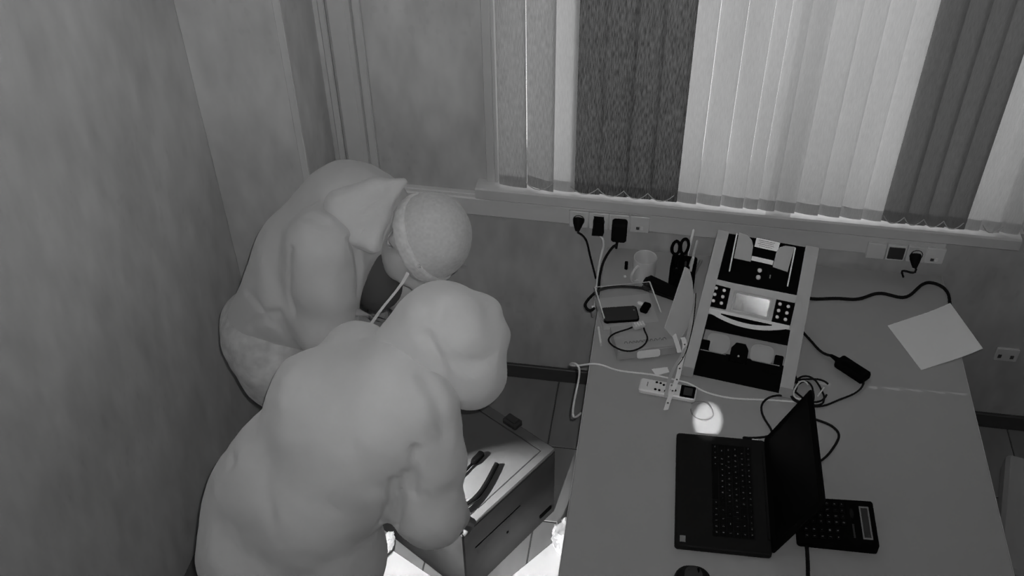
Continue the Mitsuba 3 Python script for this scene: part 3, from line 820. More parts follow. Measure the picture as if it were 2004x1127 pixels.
k = 'push_pin'
tag(k, 'tiny white bead on the desk in front of the mug', 'bead')
fp = on(1223, 543)
add(k, ball((fp[0], fp[1], D + .005), .0048), 'm_bright_paper', 40)
pc = 'pen_cup'
tag(pc, 'black pen cup beside the banknote counter, full of pens and scissors', 'pen cup')
PC = np.array([.108, -.205, D])
cup = cut(prism(rrect(.084, .084, .012), .105, .001), prism(rrect(.076, .076, .010), .2, .005))
add(pc + '__body', moved(cup, rotz(-5, PC)), 'm_black', 30)
add(pc + '__divider', moved(box(.075, .002, .085, (0, .005, .048)), rotz(-5, PC)), 'm_black', 30)


def pen(base, tip, r, m, label, capm=None):
    base, tip = np.asarray(base, float), np.asarray(tip, float)
    k = 'pen'
    while k in labels:
        k = f'pen_{int(k[4:] or 0) + 1:03d}' if k != 'pen' else 'pen_001'
    d_ = (tip - base)
    add(k + '__barrel', tube([base, base + d_ * .04, base + d_ * .8, base + d_ * .82], [r * .3, r, r, r * .9], 10, False), m, 30)
    add(k + '__cap', tube([base + d_ * .8, base + d_ * .97, tip], [r * 1.15, r * 1.1, r * .5], 10, False), capm or m, 30)
    tag(k, label, 'pen', 'pens in the pen cup')


pen((.105, -.19, D + .008), at(1358, 448, 1, -.10), .0042, 'm_white', 'tallest white pen in the black pen cup')
pen((.115, -.20, D + .008), at(1346, 478, 1, -.14), .0042, 'm_darkgrey', 'dark pen leaning left in the black pen cup, right of the scissors', 'm_counter_light')
pen((.12, -.205, D + .008), at(1365, 470, 1, -.14), .0048, 'm_counter_light', 'grey pen leaning right in the black pen cup')
pen((.128, -.22, D + .008), at(1357, 502, 1, -.21), .0045, 'm_white', 'short white pen low in the front of the pen cup', 'm_silver')
pen((.130, -.215, D + .008), at(1373, 508, 1, -.20), .0048, 'm_grey', 'short grey pen leaning against the side of the banknote counter')
sc = 'scissors'
tag(sc, 'scissors with black ring handles standing in the pen cup', 'scissors')
sA = at(1327, 502, 1, -.20); sT = at(1330, 440, 1, -.165)
sU = np.array([0.03, .06, 1.0]); sU /= np.linalg.norm(sU)
MSc = frame(np.array([.086, -.205, D + .085]), (1, .0, -.03), sU)   # local x across, y up
for s in (-1, 1):
    lo = .030 if s > 0 else .026
    cx_, cy_ = s * .0135 + .002, (.088 if s > 0 else .080)
    ring = [(cx_ + .0125 * math.cos(a) * (1 + .12 * s * math.sin(a)), cy_ + lo * math.sin(a), .0) for a in np.linspace(0, 2 * math.pi, 25)]
    add(sc + '__handle', moved(cat(tube(ring, .0050, 8, n=48), tube([(cx_ * .8, cy_ - lo, 0), (s * .004, .028, 0), (-s * .003, .0, 0)], [.0062] * 12, 8, n=12)), MSc), 'm_black', 40)
    add(sc + '__blade', moved(hull([(x, y, z) for x, y in ((-s * .001 - .004, .004), (-s * .001 + .004, .004), (-s * .004 + .002, -.070), (-s * .004, -.072)) for z in (-.0012 + s * .0012, .0 + s * .0012)]), MSc), 'm_chrome', 20)
add(sc + '__pivot', moved(lathe([(0, .004), (.0035, .003), (.005, 0), (0, 0)], 12), MSc @ frame((0, .0, .004), (1, 0, 0), (0, 1, 0))), 'm_chrome', 30)

# ------------------------------------------------------------------ folder with punched strip leaning by the counter
fo = 'paper_folder'
tag(fo, 'pale folded leaflet in a clear folder leaning on edge left of the banknote counter', 'folder')
F0, F1 = at(1318, 705, 2, D + .006), at(1353, 575, 2, D + .006)     # bottom edge on the desk, front and back
tp = [at(1301, 640, 1, -.52), at(1312, 600, 1, -.46), at(1329, 545, 1, -.36), at(1340, 520, 1, -.315), at(1350, 532, 1, -.31), at(1357, 562, 1, -.33)]
pts = [at(1301, 642, 1, -.515), at(1340, 522, 1, -.33), at(1348, 528, 1, -.325), at(1356, 550, 1, -.345), at(1357, 590, 1, -.385), at(1345, 640, 1, -.455), at(1326, 672, 1, -.515)]
P = np.array(pts)
cen = P.mean(0); uu_, ss_, vv_ = np.linalg.svd(P - cen)
nn = vv_[2] if vv_[2] @ (CAM - cen) > 0 else -vv_[2]
P2 = (P - cen) - np.outer((P - cen) @ nn, nn)
MF = frame(cen, vv_[0], np.cross(nn, vv_[0]))
l2 = (P2 @ MF[:3, :2])
leaf = prism([tuple(x) for x in l2], .004, -.002)
mat('m_leaflet', .3, .5, .3, tex=lambda p, n, uv: grey(0.58 * (1 - 0.35 * smoothstep(0.55, 0.75, fbm(p.x * 26, p.y * 16, p.z * 16, 2)))))
add(fo + '__leaflet', moved(leaf, MF), 'm_leaflet', 25)
strip = [at(1336, 660, 2, D + .065), at(1340, 678, 2, D + .050), at(1335, 700, 2, D + .040), at(1327, 735, 2, D + .034), at(1316, 765, 2, D + .030), at(1303, 802, 2, D + .016)]
def ribbon(pts, wdir, w, th=.0008, n=30, n_up=(0, 0, 1)):
    p = curve(pts, n); wd = np.asarray(wdir, float) / np.linalg.norm(wdir)
    v, f = [], []
    for a in p:
        for s, z in ((-1, 0), (1, 0), (1, -th), (-1, -th)):
            v.append(a + wd * w / 2 * s + np.array(n_up) * z)
    for i in range(len(p) - 1):
        for j in range(4):
            a, b_ = i * 4 + j, i * 4 + (j + 1) % 4
            f += [(a, b_, b_ + 4), (a, b_ + 4, a + 4)]
    e = 4 * (len(p) - 1)
    f += [(0, 2, 1), (0, 3, 2), (e, e + 1, e + 2), (e, e + 2, e + 3)]
    m = trimesh.Trimesh(v, f, process=False); m.fix_normals(); return m
add(fo + '__punched_strip', ribbon(strip, (1, .35, 0), .015), 'm_paper', 30)
pp = curve(strip, 13)
for i in range(1, 12, 2):
    add(fo + '__punch_hole', moved(lathe([(0, .0006), (.0030, .0005), (.0030, 0), (0, 0)], 10), frame(pp[i] + np.array([0, 0, .0004]), (1, 0, 0), (0, 1, 0))), 'm_ink', 30)
spine = [at(1357, 575, 2, D + .080), at(1352, 630, 2, D + .066), at(1345, 665, 2, D + .055), at(1337, 690, 2, D + .045), at(1322, 715, 2, D + .036), at(1310, 742, 2, D + .032), at(1303, 775, 2, D + .024)]
add(fo + '__clear_sleeve', ribbon(spine, (1, .35, .2), .012), 'm_counter', 30)
add(fo + '__dark_spine', tube([p_ + np.array([.008, .002, .002]) for p_ in spine[:5]], .0012, 8), 'm_black', 30)
add(fo + '__white_edge', ribbon([at(1318, 652, 2, D + .06), at(1325, 672, 2, D + .055), at(1330, 690, 2, D + .05)], (1, .2, 0), .014), 'm_white', 30)
k = add('paper_scrap', sheet([on(1275, 722, .0015), on(1284, 735, .001), on(1310, 728, .002), on(1306, 718, .003)], 3), 'm_paper', 30)
tag(k, 'small torn pale paper corner between the cardboard box and the remote control', 'paper')

# ------------------------------------------------------------------ chair at the right
ch = 'office_chair'
tag(ch, 'grey upholstered chair at the right of the desk, only its seat corner in view', 'chair')
MCh = rotz(-14, (1.335, -.835, 0))
add(ch + '__seat', moved(prism(rrect(.46, .46, .02), .075, .385, .012), MCh), 'm_chair', 40)
add(ch + '__backrest', moved(box(.42, .05, .42, (.02, -.235, .69), .02), MCh @ rotz(90)), 'm_chair', 40)
for a in (-1, 1):
    for b_ in (-1, 1):
        add(ch + '__leg', moved(tube([(a * .17, b_ * .17, .388), (a * .19, b_ * .19, .0)], .013, 10, False), MCh), 'm_black', 30)
for b_ in (-1, 1):
    add(ch + '__back_post', moved(tube([(.215, b_ * .15, .40), (.262, b_ * .15, .62)], .011, 10), MCh), 'm_black', 30)


# ------------------------------------------------------------------ safe on the floor
sf = 'steel_safe'
tag(sf, 'dark steel safe on the floor under the hands of the two people', 'safe')
SBR = np.array([-.256, -.654, 0]); s1 = np.array([-.241, -.386, 0]); s1 /= np.linalg.norm(s1); s2 = np.array([s1[1], -s1[0], 0])
if s2[0] > 0: s2 = -s2
SLEN, SWID, SHT = .455, .44, .34
MSF = np.eye(4); MSF[:3, 0], MSF[:3, 1], MSF[:3, 2], MSF[:3, 3] = -s1, s2, (0, 0, 1), SBR + s1 * SLEN    # x from front to back, y to the left, z up
add(sf + '__body', moved(bounds(0, SLEN, 0, SWID, 0.001, SHT - .012, .005), MSF), 'm_safe', 30)
add(sf + '__rim', moved(cut(bounds(0, SLEN, 0, SWID, SHT - .013, SHT, .004), bounds(.020, SLEN - .038, .030, SWID - .03, SHT - .05, SHT + .05)), MSF), 'm_safe_lid', 30)
add(sf + '__door', moved(bounds(.023, SLEN - .041, .033, SWID - .033, SHT - .02, SHT - .001, .002), MSF), 'm_safe_lid', 30)
add(sf + '__hinge', moved(cat(bounds(SLEN - .030, SLEN + .010, .155, .215, SHT - .006, SHT + .018, .004), bounds(SLEN - .022, SLEN + .004, .165, .205, SHT + .016, SHT + .024, .002)), MSF), 'm_safe', 30)
add(sf + '__knob', moved(lathe([(0, .026), (.008, .025), (.013, .018), (.013, .006), (.010, 0), (0, 0)], 20, (.040, .030, SHT)), MSF), 'm_bright_paper', 30)
add(sf + '__side_seam', moved(bounds(.05, .27, -.0012, .002, .214, .218), MSF), 'm_black', False)
add(sf + '__bolt_head', moved(bounds(.20, .208, -.002, .002, .135, .143), MSF), 'm_black', False)
add(sf + '__foot_bracket', moved(bounds(.37, .43, -.006, .002, .045, .060, .002), MSF), 'm_black', 30)
k = 'screwdriver'
tag(k, 'long dark tool with a thick dark handle lying on the lid of the safe', 'tool')
ta, tb = at(893, 940, 2, SHT + .012), at(944, 886, 2, SHT + .014)
add(k + '__shaft', tube([ta - (tb - ta) * .5, ta + (tb - ta) * .62], .0045, 8, False), 'm_black', 30)
add(k + '__handle', tube([ta + (tb - ta) * .6, ta + (tb - ta) * .68, ta + (tb - ta) * .97, tb], [.006, .012, .0125, .008], 12, False), 'm_black_matte', 30)
k = 'pry_bar'
tag(k, 'dark pry bar held over the front edge of the safe lid', 'tool')
add(k, tube([at(906, 992, 2, SHT + .022), at(930, 975, 2, SHT + .016), at(955, 940, 2, SHT + .014), at(972, 908, 2, SHT + .012)], .0085, 10), 'm_black_matte', 30)

# papers and a crumpled bag on the floor
fl = lambda x, y, h=0.0: at(x, y, 2, h)
k = add('paper_sheet', sheet([fl(770, 1078, .014), fl(672, 1172, .014), fl(800, 1260, .014), fl(918, 1178, .014)], 4, None, .003), 'm_bright_paper', 30)
tag(k, 'brightly lit white paper on the floor below the arm of the front person', 'paper')
k = add('paper_sheet', sheet([fl(1093, 1052, .004), fl(968, 1155, .004), fl(1060, 1260, .004), fl(1200, 1140, .004)], 4, None, .001), 'm_bright_paper', 30)
tag(k, 'brightly lit white paper on the floor between safe and desk', 'paper')
def crumple(c, r, seed, sq=(1, 1, 1)):
    m = trimesh.creation.icosphere(3)
    n = meshkit.fbm(m.vertices * 2.3 + seed, 3, seed) - .5
    n2 = np.abs(meshkit.noise(m.vertices * 5.1 + seed, seed + 5) - .5)
    m.vertices = m.vertices * (1 + .7 * n + .5 * n2)[:, None] * r * np.array(sq); m.apply_translation(c); return m
k = add('plastic_bag', crumple(fl(1103, 1048, .05), .052, 3, (.7, 1.2, .9)), 'm_white', 25)
tag(k, 'small crumpled pale plastic bag on the floor beside the desk', 'bag')
k = add('crumpled_paper', crumple(fl(760, 1061, .05), .034, 8, (.55, 1.2, .6)), 'm_bright_paper', 25)
tag(k, 'small crumpled white paper beside the lit sheet below the front person', 'paper')
scene['torch_beam'] = {'type': 'spot', 'to_world': T().look_at(origin=[-.72, -1.03, .52], target=[-.70, -1.06, 0], up=[0, 1, 0]), 'intensity': {'type': 'rgb', 'value': .8}, 'cutoff_angle': 44.0, 'beam_width': 30.0}
scene['torch_floor'] = {'type': 'spot', 'to_world': T().look_at(origin=[-.42, -1.75, .55], target=[-.24, -.92, .0], up=[0, 0, 1]), 'intensity': {'type': 'rgb', 'value': 5.0}, 'cutoff_angle': 15.0, 'beam_width': 9.0}
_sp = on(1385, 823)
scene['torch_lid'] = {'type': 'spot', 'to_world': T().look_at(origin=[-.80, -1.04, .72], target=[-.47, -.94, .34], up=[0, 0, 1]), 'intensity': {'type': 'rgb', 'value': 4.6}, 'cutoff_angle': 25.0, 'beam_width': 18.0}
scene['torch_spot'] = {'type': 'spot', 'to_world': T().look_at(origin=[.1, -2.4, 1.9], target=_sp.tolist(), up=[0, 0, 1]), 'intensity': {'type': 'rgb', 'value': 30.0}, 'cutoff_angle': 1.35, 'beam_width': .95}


# ------------------------------------------------------------------ people
def cone(a, b, ra, rb):
    return ('c', np.asarray(a, float), np.asarray(b, float), ra, rb)


def ell(c, r, R=np.eye(3)):
    return ('e', np.asarray(c, float), np.asarray(r, float), np.asarray(R, float))


def pdist(pr, X):
    if pr[0] == 'c':
        _, a, b, ra, rb = pr
        ab = b - a; L = ab @ ab
        t = np.clip(((X - a) @ ab) / max(L, 1e-12), 0, 1)
        return np.linalg.norm(X - a - t[..., None] * ab, axis=-1) - (ra + (rb - ra) * t)
    _, c, r, R = pr
    Y = (X - c) @ R                                     # columns of R are the axes
    k0 = np.linalg.norm(Y / r, axis=-1); k1 = np.linalg.norm(Y / r ** 2, axis=-1)
    return k0 * (k0 - 1) / np.maximum(k1, 1e-9)


def smin(a, b, k):
    h = np.clip(.5 + .5 * (b - a) / k, 0, 1)
    return b + (a - b) * h - k * h * (1 - h)


def union(prims, X, k):
    d = None
    for p in prims:
        e = pdist(p, X)
        d = e if d is None else smin(d, e, k)
    return d


def grid(prims, h, pad=.04):
    lo, hi = np.full(3, 9.), np.full(3, -9.)
    for p in prims:
        if p[0] == 'c':
            r = max(p[3], p[4]); q = np.array([p[1] - r, p[1] + r, p[2] - r, p[2] + r])
        else:
            q = np.array([p[1] - p[2].max(), p[1] + p[2].max()])
        lo, hi = np.minimum(lo, q.min(0)), np.maximum(hi, q.max(0))
    lo, hi = lo - pad, hi + pad
    ax = [np.arange(lo[i], hi[i] + h, h) for i in range(3)]
    return np.stack(np.meshgrid(*ax, indexing='ij'), -1), lo


def nets(Fv, o, h):
    """Surface nets of the zero level of a grid of distances."""
    s = Fv < 0
    n = np.array(s.shape) - 1
    corner = [(i, j, k) for i in (0, 1) for j in (0, 1) for k in (0, 1)]
    sl = lambda c: tuple(slice(c[d], c[d] + n[d]) for d in range(3))
    cnt = sum(s[sl(c)].astype(int) for c in corner)
    act = (cnt > 0) & (cnt < 8)
    idx = np.full(act.shape, -1); idx[act] = np.arange(act.sum())
    base = np.argwhere(act).astype(float)
    pos, m = np.zeros_like(base), np.zeros(len(base))
    for c in corner:
        for d in range(3):
            if c[d]: continue
            c2 = list(c); c2[d] = 1
            f0, f1 = Fv[sl(c)][act], Fv[sl(tuple(c2))][act]
            x = (f0 < 0) != (f1 < 0)
            t = np.where(x, f0 / np.where(x, f0 - f1, 1), 0)
            q = np.tile(np.array(c, float), (len(base), 1)); q[:, d] += t
            pos[x] += q[x]; m[x] += 1
    v = o + h * (base + pos / m[:, None])
    faces = []
    for d in range(3):
        a, b = (d + 1) % 3, (d + 2) % 3
        S0 = [slice(None)] * 3; S1 = [slice(None)] * 3
        S0[d], S1[d] = slice(0, -1), slice(1, None)
        x = s[tuple(S0)] != s[tuple(S1)]
        e = np.argwhere(x)
        e = e[(e[:, a] > 0) & (e[:, b] > 0) & (e[:, a] < n[a]) & (e[:, b] < n[b])]
        inside = s[tuple(e.T)]
        g = lambda da, db: idx[tuple((e - np.eye(3, dtype=int)[a] * da - np.eye(3, dtype=int)[b] * db).T)]
        q = np.stack([g(1, 1), g(0, 1), g(0, 0), g(1, 0)], -1)
        q[~inside] = q[~inside][:, ::-1]
        faces += [q[:, [0, 1, 2]], q[:, [0, 2, 3]]]
    mesh = trimesh.Trimesh(v, np.vstack(faces), process=False)
    return mesh


def solid(prims, h, k, extra=None, wr=0.0, wf=12.0, seed=0, smooth=4, pad=.04):
    X, o = grid(prims, h, pad)
    Fv = union(prims, X, k)
    if wr:
        near = np.abs(Fv) < .05
        w = np.zeros(Fv.shape)
        P = X[near]
        w[near] = (meshkit.fbm(P * wf, 3, seed) - .5) * 2 * wr
        Fv = Fv + w
    if extra is not None:
        Fv = extra(Fv, X)
    m = nets(Fv, o, h)
    if smooth:
        trimesh.smoothing.filter_taubin(m, iterations=smooth)
    return m


def unit(v):
    v = np.asarray(v, float); return v / np.linalg.norm(v)


def lerp(a, b, t):
    return np.asarray(a) * (1 - t) + np.asarray(b) * t


def head_prims(c, up, face, s=1.0):
    up = unit(up); face = unit(np.asarray(face) - up * (np.asarray(face) @ up)); side = np.cross(up, face)
    R = np.stack([side, face, up], 1)
    q = lambda x, y, z: np.asarray(c) + s * (R @ np.array([x, y, z]))
    pr = [ell(q(0, -.008, .02), (.074 * s, .092 * s, .092 * s), R), ell(q(0, .022, -.045), (.058 * s, .066 * s, .070 * s), R),
          ell(q(0, .052, -.082), (.030 * s, .028 * s, .024 * s), R),                                   # chin
          cone(q(0, .084, .005), q(0, .104, -.032), .008 * s, .013 * s),                               # nose
          cone(q(-.028, .080, .018), q(.028, .080, .018), .012 * s, .012 * s),                         # brow
          cone(q(-.018, .088, -.056), q(.018, .088, -.056), .008 * s, .008 * s)]                       # lips
    for a in (-1, 1):
        pr += [ell(q(a * .076, -.006, -.012), (.010 * s, .018 * s, .030 * s), R), ell(q(a * .031, .080, .0), (.013 * s, .009 * s, .009 * s), R)]
    return pr, R, q


def hand_mesh(wrist, palm_dir, back_dir, side=1, curl=.6, r=1.0):
    """Gloved hand: palm, four curled fingers of unequal length and a thumb from the side of the palm."""
    f = unit(palm_dir); b = unit(np.asarray(back_dir) - f * (np.asarray(back_dir) @ f)); sd = np.cross(f, b) * side
    w = np.asarray(wrist, float)
    pr = [cone(w, w + f * .03, .026, .027)]
    for i, (x, L) in enumerate(((-.030, .070), (-.010, .080), (.011, .075), (.031, .058))):
        k0 = w + f * .090 + sd * x
        pr.append(cone(w + f * .02 + sd * x * .55, k0, .016, .0125))
        p, ang = k0, .25 * curl
        for seg, frac in enumerate((.45, .32, .23)):
            ang += curl * (.55, .75, .5)[seg]
            d = f * math.cos(ang) - b * math.sin(ang)
            e = p + d * L * frac
            pr.append(cone(p, e, .0100 - .0008 * seg, .0092 - .0008 * seg))
            p = e
    t0 = w + f * .030 - sd * .026; t1 = t0 + f * .032 - sd * .028 - b * .012; t2 = t1 + f * .030 - sd * .004 - b * .016
    pr += [cone(w + f * .02 - sd * .012, t0, .015, .014), cone(t0, t1, .0135, .0115), cone(t1, t2, .011, .0095)]
    return solid(pr, .0042, .007, smooth=3, pad=.02)


def shoe_mesh(ankle, fwd):
    f = unit([fwd[0], fwd[1], 0]); up = np.array([0, 0, 1.0]); a = np.array([ankle[0], ankle[1], 0.0])
    pr = [cone(a - f * .05 + up * .045, a + f * .10 + up * .040, .042, .040), cone(a + f * .10 + up * .038, a + f * .175 + up * .034, .042, .034), cone(a + up * .06, a + up * .11, .048, .046)]
    return solid(pr, .010, .03, lambda F_, X: np.maximum(F_, .002 - X[..., 2]), smooth=2)


def sculpt(m, creases):
    """Presses folds into a mesh: each crease is (points on the surface, half width, depth)."""
    m.fix_normals(); nv = np.array(m.vertex_normals); v = np.array(m.vertices); off = np.zeros(len(v))
    for pts, w, d in creases:
        near = [m.vertices[np.argmin(np.linalg.norm(np.cross(v - CAM, unit(p - CAM)), axis=1) + .3 * np.linalg.norm(v - CAM, axis=1))] for p in pts]
        c = curve(near, 30) if len(near) > 2 else np.linspace(near[0], near[1], 30)
        dist = np.min(np.linalg.norm(v[:, None] - c[None], axis=2), axis=1)
        off = np.maximum(off, d * np.exp(-(dist / w) ** 2)) if d > 0 else off + d * np.exp(-(dist / w) ** 2)
    m.vertices = v - nv * off[:, None]
    return m


def person(key, label, J, jm, seed):
    """Body, jacket, trousers, gloves and shoes from a dict of joints."""
    tag(key, label, 'person')
    hip, sh = J['hip'], J['sh']
    td = unit(sh - hip); fw = unit([J['fwd'][0], J['fwd'][1], 0]); rt = np.array([fw[1], -fw[0], 0.0])
    hr, hl = hip + rt * .09, hip - rt * .09
    front = unit(np.cross(rt, td)); front = front if front[2] < 0 else -front       # the belly side when bent forward
    # one continuous body
    hp, R, q = head_prims(J['head'], J['crown'], J['face'], J.get('hs', 1.0))
    tk = J.get('tr', 1.0)
    bp = hp + [cone(J['neck'], J['head'] - unit(J['crown']) * .05, .055, .055), cone(sh, J['neck'], .075, .058), cone(hip, sh, .11, .10), cone(sh, J['rsh'], .07, .052), cone(sh, J['lsh'], .07, .052)]
    for s in 'rl':
        hj = hr if s == 'r' else hl
        bp += [cone(J[s + 'sh'], J[s + 'el'], .050, .038), cone(J[s + 'el'], J[s + 'wr'], .038, .026), cone(hj, J[s + 'kn'], .085, .055), cone(J[s + 'kn'], J[s + 'an'], .052, .038),
               cone(J[s + 'an'], J[s + 'an'] + fw * .13 - np.array([0, 0, J[s + 'an'][2] - .045]), .038, .030)]
    add(key + '__body', solid(bp, .0115, .022, lambda F_, X: np.maximum(F_, .012 - X[..., 2]), smooth=3), 'm_skin', True)
    # trousers
    tp = [cone(hr, lerp(hr, J['rkn'], .95), .128 * tk, .088), cone(J['rkn'], J['ran'], .088, .072), cone(hl, lerp(hl, J['lkn'], .95), .128 * tk, .088), cone(J['lkn'], J['lan'], .088, .072),
          cone(hr, hl, .135 * tk, .135 * tk), cone(hip - front * .03, hip + td * .10, .13 * tk, .135 * tk)]
    add(key + '__trousers', solid(tp, .012, .045, lambda F_, X: np.maximum(F_, .075 - X[..., 2]), .010, 11, seed + 3, 3), 'm_trousers', True)
    # jacket: trunk cut off at the hem, then sleeves
    X, o = grid(J['trunk'] + J['arms'], .0078)
    Ft = union(J['trunk'], X, .07)
    hem = J['hem'] - (X - hip) @ td
    Ft = np.maximum(Ft, hem + .012 * np.sin(9 * ((X - hip) @ rt)))
    Fa = union(J['arms'], X, .03)
    Fv = smin(Ft, Fa, J.get('armk', .035))
    near = np.abs(Fv) < .06
    P = X[near]
    warp = meshkit.fbm(P * 5 + 7, 2, seed) * 2.5
    folds = np.sin((P @ unit(td + .5 * rt)) * 38 + warp * 6) * .0028 * np.clip((meshkit.noise(P * 5, seed + 9) - .4) * 4, 0, 1)
    w = np.zeros(Fv.shape); w[near] = (meshkit.fbm(P * 8, 3, seed) - .5) * .022 + folds
    m = nets(Fv + w, o, .0078)
    trimesh.smoothing.filter_taubin(m, iterations=6)
    add(key + '__jacket', sculpt(m, J.get('creases', [])), jm, True)
    for s, sd in (('r', 1), ('l', -1)):
        wd = unit(J[s + 'wr'] - J[s + 'el'])
        add(key + '__glove', hand_mesh(J[s + 'wr'], unit(wd + .4 * J['reach']), np.array([0, 0, 1.0]) + .3 * rt * sd, sd, .75), 'm_glove', True)
        add(key + '__shoe', shoe_mesh(J[s + 'an'], fw), 'm_shoe', True)
    return R, q, rt, td, front


# --- the person at the back, in a knitted cap
A = {}
A['hip'], A['sh'] = dep(528, 672, 3.0), dep(690, 440, 2.87)
A['neck'], A['head'] = dep(748, 440, 2.82), dep(826, 474, 2.75)
fa = unit((A['sh'] - A['hip']) * [1, 1, 0]); ra_ = np.array([fa[1], -fa[0], 0])
A['fwd'] = fa
A['rsh'], A['lsh'] = dep(630, 480, 2.72), dep(735, 405, 2.97)
A['rel'], A['lel'] = dep(642, 640, 2.80), dep(790, 560, 3.0)
A['rwr'] = A['rel'] + unit([.12, .16, -.24]) * .25
A['lwr'] = A['lel'] + unit([.10, -.02, -.24]) * .25
A['rkn'], A['lkn'] = A['hip'] + ra_ * .10 + fa * .12 + [0, 0, -.44], A['hip'] - ra_ * .10 + fa * .10 + [0, 0, -.44]
A['ran'], A['lan'] = np.array([*(A['hip'] + ra_ * .12 - fa * .02)[:2], .09]), np.array([*(A['hip'] - ra_ * .12 - fa * .04)[:2], .09])
A['crown'] = unit(.78 * _r + .12 * _u - .55 * _f); A['face'] = -_u * .9 - .25 * _r + .15 * _f
A['hs'] = 1.13
A['reach'] = unit([.5, .3, -.8]); A['hem'] = -.02
A['trunk'] = [cone(dep(530, 650, 3.0), dep(610, 508, 2.90), .135, .148), cone(dep(610, 508, 2.90), dep(685, 428, 2.87), .150, .138), cone(dep(575, 600, 2.90), dep(645, 490, 2.80), .12, .12),
              cone(dep(672, 402, 2.93), dep(722, 402, 2.89), .122, .095), cone(dep(690, 420, 2.87), A['neck'], .11, .075)]
A['tr'] = .84
A['arms'] = [cone(A['rsh'], lerp(A['rsh'], A['rel'], .5), .105, .095), cone(lerp(A['rsh'], A['rel'], .5), A['rel'], .095, .085), cone(A['rel'], A['rwr'], .085, .05),
             cone(A['lsh'], A['lel'], .095, .075), cone(A['lel'], A['lwr'], .072, .046)]
pa_ = 'person'
A['creases'] = [([dep(482, 575, 2.8), dep(505, 600, 2.8), dep(522, 625, 2.8)], .012, .006), ([dep(490, 640, 2.8), dep(520, 618, 2.8), dep(545, 612, 2.8)], .012, .006), ([dep(566, 490, 2.7), dep(564, 545, 2.7), dep(572, 610, 2.7)], .011, .010),
                ([dep(690, 470, 2.7), dep(705, 530, 2.7), dep(712, 580, 2.7)], .012, .012), ([dep(600, 420, 2.7), dep(640, 440, 2.7)], .016, .008)]
RA, qa, rta, tda, fra = person(pa_, 'person in a knitted cap and pale jacket bending down behind the hooded person', A, 'm_jacket', 11)
# cap with a turned-up band
Xc = [ell(qa(0, -.010, .028), (.101, .119, .117), RA)]
cu = RA[:, 2]
add(pa_ + '__knitted_cap', solid(Xc, .007, .01, lambda F_, X: np.maximum(F_, .012 - (X - A['head']) @ cu + .18 * ((X - A['head']) @ RA[:, 1])), .002, 40, 5, 3), 'm_beanie', True)
Xb = [ell(qa(0, -.010, .026), (.108, .126, .122), RA)]
def bandcut(F_, X):
    hgt = (X - A['head']) @ cu - .18 * ((X - A['head']) @ RA[:, 1])
    return np.maximum(F_, np.maximum(-.012 - hgt, hgt - .036))
add(pa_ + '__knitted_cap__band', solid(Xb, .007, .01, bandcut, .002, 30, 6, 2), 'm_beanie_band', True)
# collar standing off the neck, dark gap inside, zip strap
cA = [cone(dep(668, 402, 2.70), dep(735, 374, 2.69), .046, .034), cone(dep(735, 374, 2.69), dep(790, 356, 2.70), .032, .012), cone(dep(680, 430, 2.70), dep(742, 424, 2.68), .040, .026), cone(dep(698, 462, 2.70), dep(728, 478, 2.68), .034, .022),
      cone(dep(742, 424, 2.68), dep(728, 478, 2.68), .026, .022), cone(dep(742, 415, 2.68), dep(778, 372, 2.70), .022, .012)]
add(pa_ + '__collar', solid(cA, .007, .018, None, .003, 16, 21, 3), 'm_collar', True)
add(pa_ + '__dark_shirt', solid([cone(dep(728, 490, 2.83), dep(740, 560, 2.86), .060, .070), cone(dep(735, 490, 2.83), dep(775, 500, 2.83), .05, .05)], .010, .03, None, .006, 14, 4, 3), 'm_inner', True)
zs_ = [dep(800, 530, 2.72), dep(775, 570, 2.71), dep(752, 598, 2.71), dep(730, 628, 2.72), dep(716, 650, 2.73)]
add(pa_ + '__strap', ribbon(zs_, _r + .4 * _u, .014, .002, 24, tuple(-_f)), 'm_jacket_pale', 30)
labels[pa_ + '__strap'] = {'label': 'narrow pale strap hanging from the neck'}

# --- the person in front, hooded
B = {}
B['hip'], B['sh'] = dep(530, 1000, 2.62), dep(760, 745, 2.47)
B['neck'], B['head'] = dep(815, 700, 2.45), dep(880, 668, 2.44)
fb = unit((B['sh'] - B['hip']) * [1, 1, 0]); rb_ = np.array([fb[1], -fb[0], 0])
B['fwd'] = fb
B['rsh'], B['lsh'] = dep(818, 800, 2.36), dep(700, 700, 2.55)
B['rel'] = dep(842, 1000, 2.44)
B['rwr'] = at(893, 1010, 2, .53)
B['lel'] = B['lsh'] + unit([.04, -.02, -.30]) * .29
B['lwr'] = B['lel'] + unit([.10, .06, -.24]) * .25
B['rkn'], B['lkn'] = B['hip'] + rb_ * .11 + fb * .10 + [0, 0, -.40], B['hip'] - rb_ * .11 + fb * .12 + [0, 0, -.40]
B['ran'], B['lan'] = np.array([*(B['hip'] + rb_ * .14 - fb * .03)[:2], .09]), np.array([*(B['hip'] - rb_ * .14 - fb * .02)[:2], .09])
B['crown'] = unit(.72 * _r - .35 * _u - .45 * _f); B['face'] = -_u * .5 + .2 * _r + .6 * _f
B['tr'] = .76
B['reach'] = unit([.4, .6, -.6]); B['hem'] = -.42
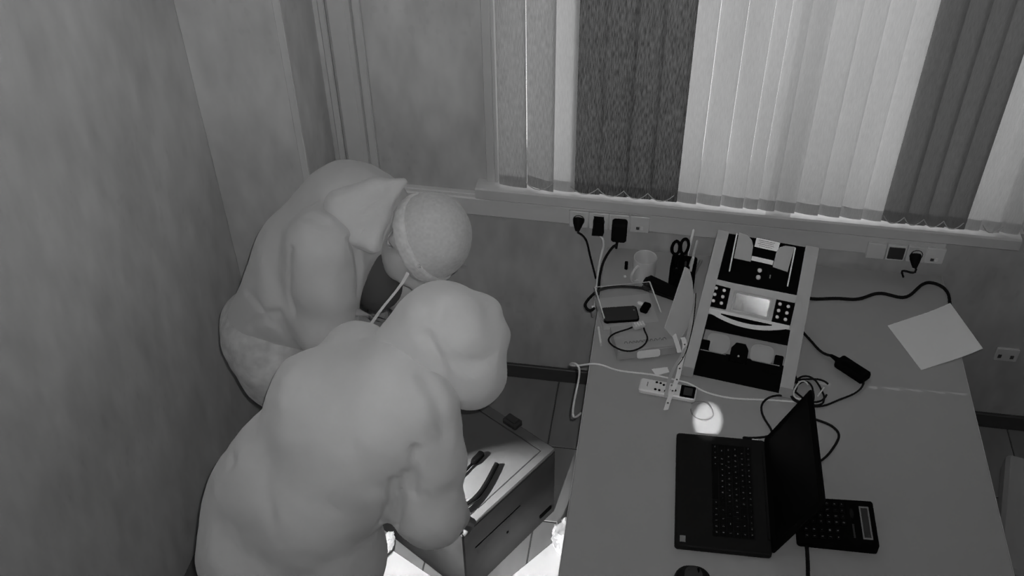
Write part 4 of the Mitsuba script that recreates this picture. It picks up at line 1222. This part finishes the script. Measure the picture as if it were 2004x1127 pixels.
B['trunk'] = [cone(dep(526, 960, 2.58), dep(645, 792, 2.48), .134, .128), cone(dep(645, 792, 2.48), dep(708, 737, 2.50), .128, .102), cone(dep(610, 1000, 2.50), dep(765, 835, 2.40), .150, .138),
              cone(dep(690, 850, 2.44), dep(780, 775, 2.41), .155, .115), cone(dep(770, 765, 2.42), B['neck'], .10, .08), cone(dep(500, 985, 2.64), dep(550, 908, 2.58), .128, .108), cone(dep(502, 1065, 2.66), dep(650, 1085, 2.56), .134, .138), cone(dep(484, 1095, 2.60), dep(560, 1120, 2.58), .116, .125)]
B['arms'] = [cone(B['rsh'], lerp(B['rsh'], B['rel'], .5), .095, .088), cone(lerp(B['rsh'], B['rel'], .5), B['rel'], .088, .082), cone(B['rel'], lerp(B['rel'], B['rwr'], .85), .080, .050),
             cone(B['lsh'], B['lel'], .09, .07), cone(B['lel'], lerp(B['lel'], B['lwr'], .9), .068, .046)]
B['armk'] = .03
pb_ = 'person_001'
B['creases'] = [([dep(772, 940, 2.3), dep(764, 985, 2.3), dep(748, 1030, 2.3)], .010, .012), ([dep(795, 930, 2.3), dep(782, 985, 2.3), dep(770, 1035, 2.3)], .009, .014), ([dep(812, 880, 2.3), dep(806, 930, 2.3), dep(808, 970, 2.3)], .012, .012),
                ([dep(835, 740, 2.3), dep(858, 790, 2.3), dep(872, 850, 2.3)], .022, .010), ([dep(690, 870, 2.3), dep(730, 960, 2.3)], .02, .005), ([dep(560, 1010, 2.3), dep(650, 1060, 2.3), dep(720, 1060, 2.3)], .02, .003), ([dep(432, 885, 2.3), dep(452, 900, 2.3)], .016, .010)]
RB, qb, rtb, tdb, frb = person(pb_, 'person in front with a pale hooded jacket, bending over the safe', B, 'm_jacket_pale', 29)
hB = [cone(dep(868, 648, 2.44), dep(918, 735, 2.42), .118, .085), ell(qb(0, -.005, .02), (.105, .118, .118), RB), cone(dep(800, 700, 2.45), dep(860, 660, 2.43), .10, .11), cone(dep(955, 610, 2.44), dep(948, 640, 2.44), .030, .06)]
add(pb_ + '__hood', sculpt(solid(hB, .0085, .05, None, .009, 9, 33, 5), [([dep(838, 660, 2.3), dep(856, 705, 2.3), dep(868, 770, 2.3)], .018, .014), ([dep(872, 700, 2.3), dep(915, 712, 2.3), dep(962, 700, 2.3)], .020, .007), ([dep(868, 595, 2.3), dep(858, 640, 2.3), dep(862, 680, 2.3)], .016, .006)]), 'm_jacket_pale', True)
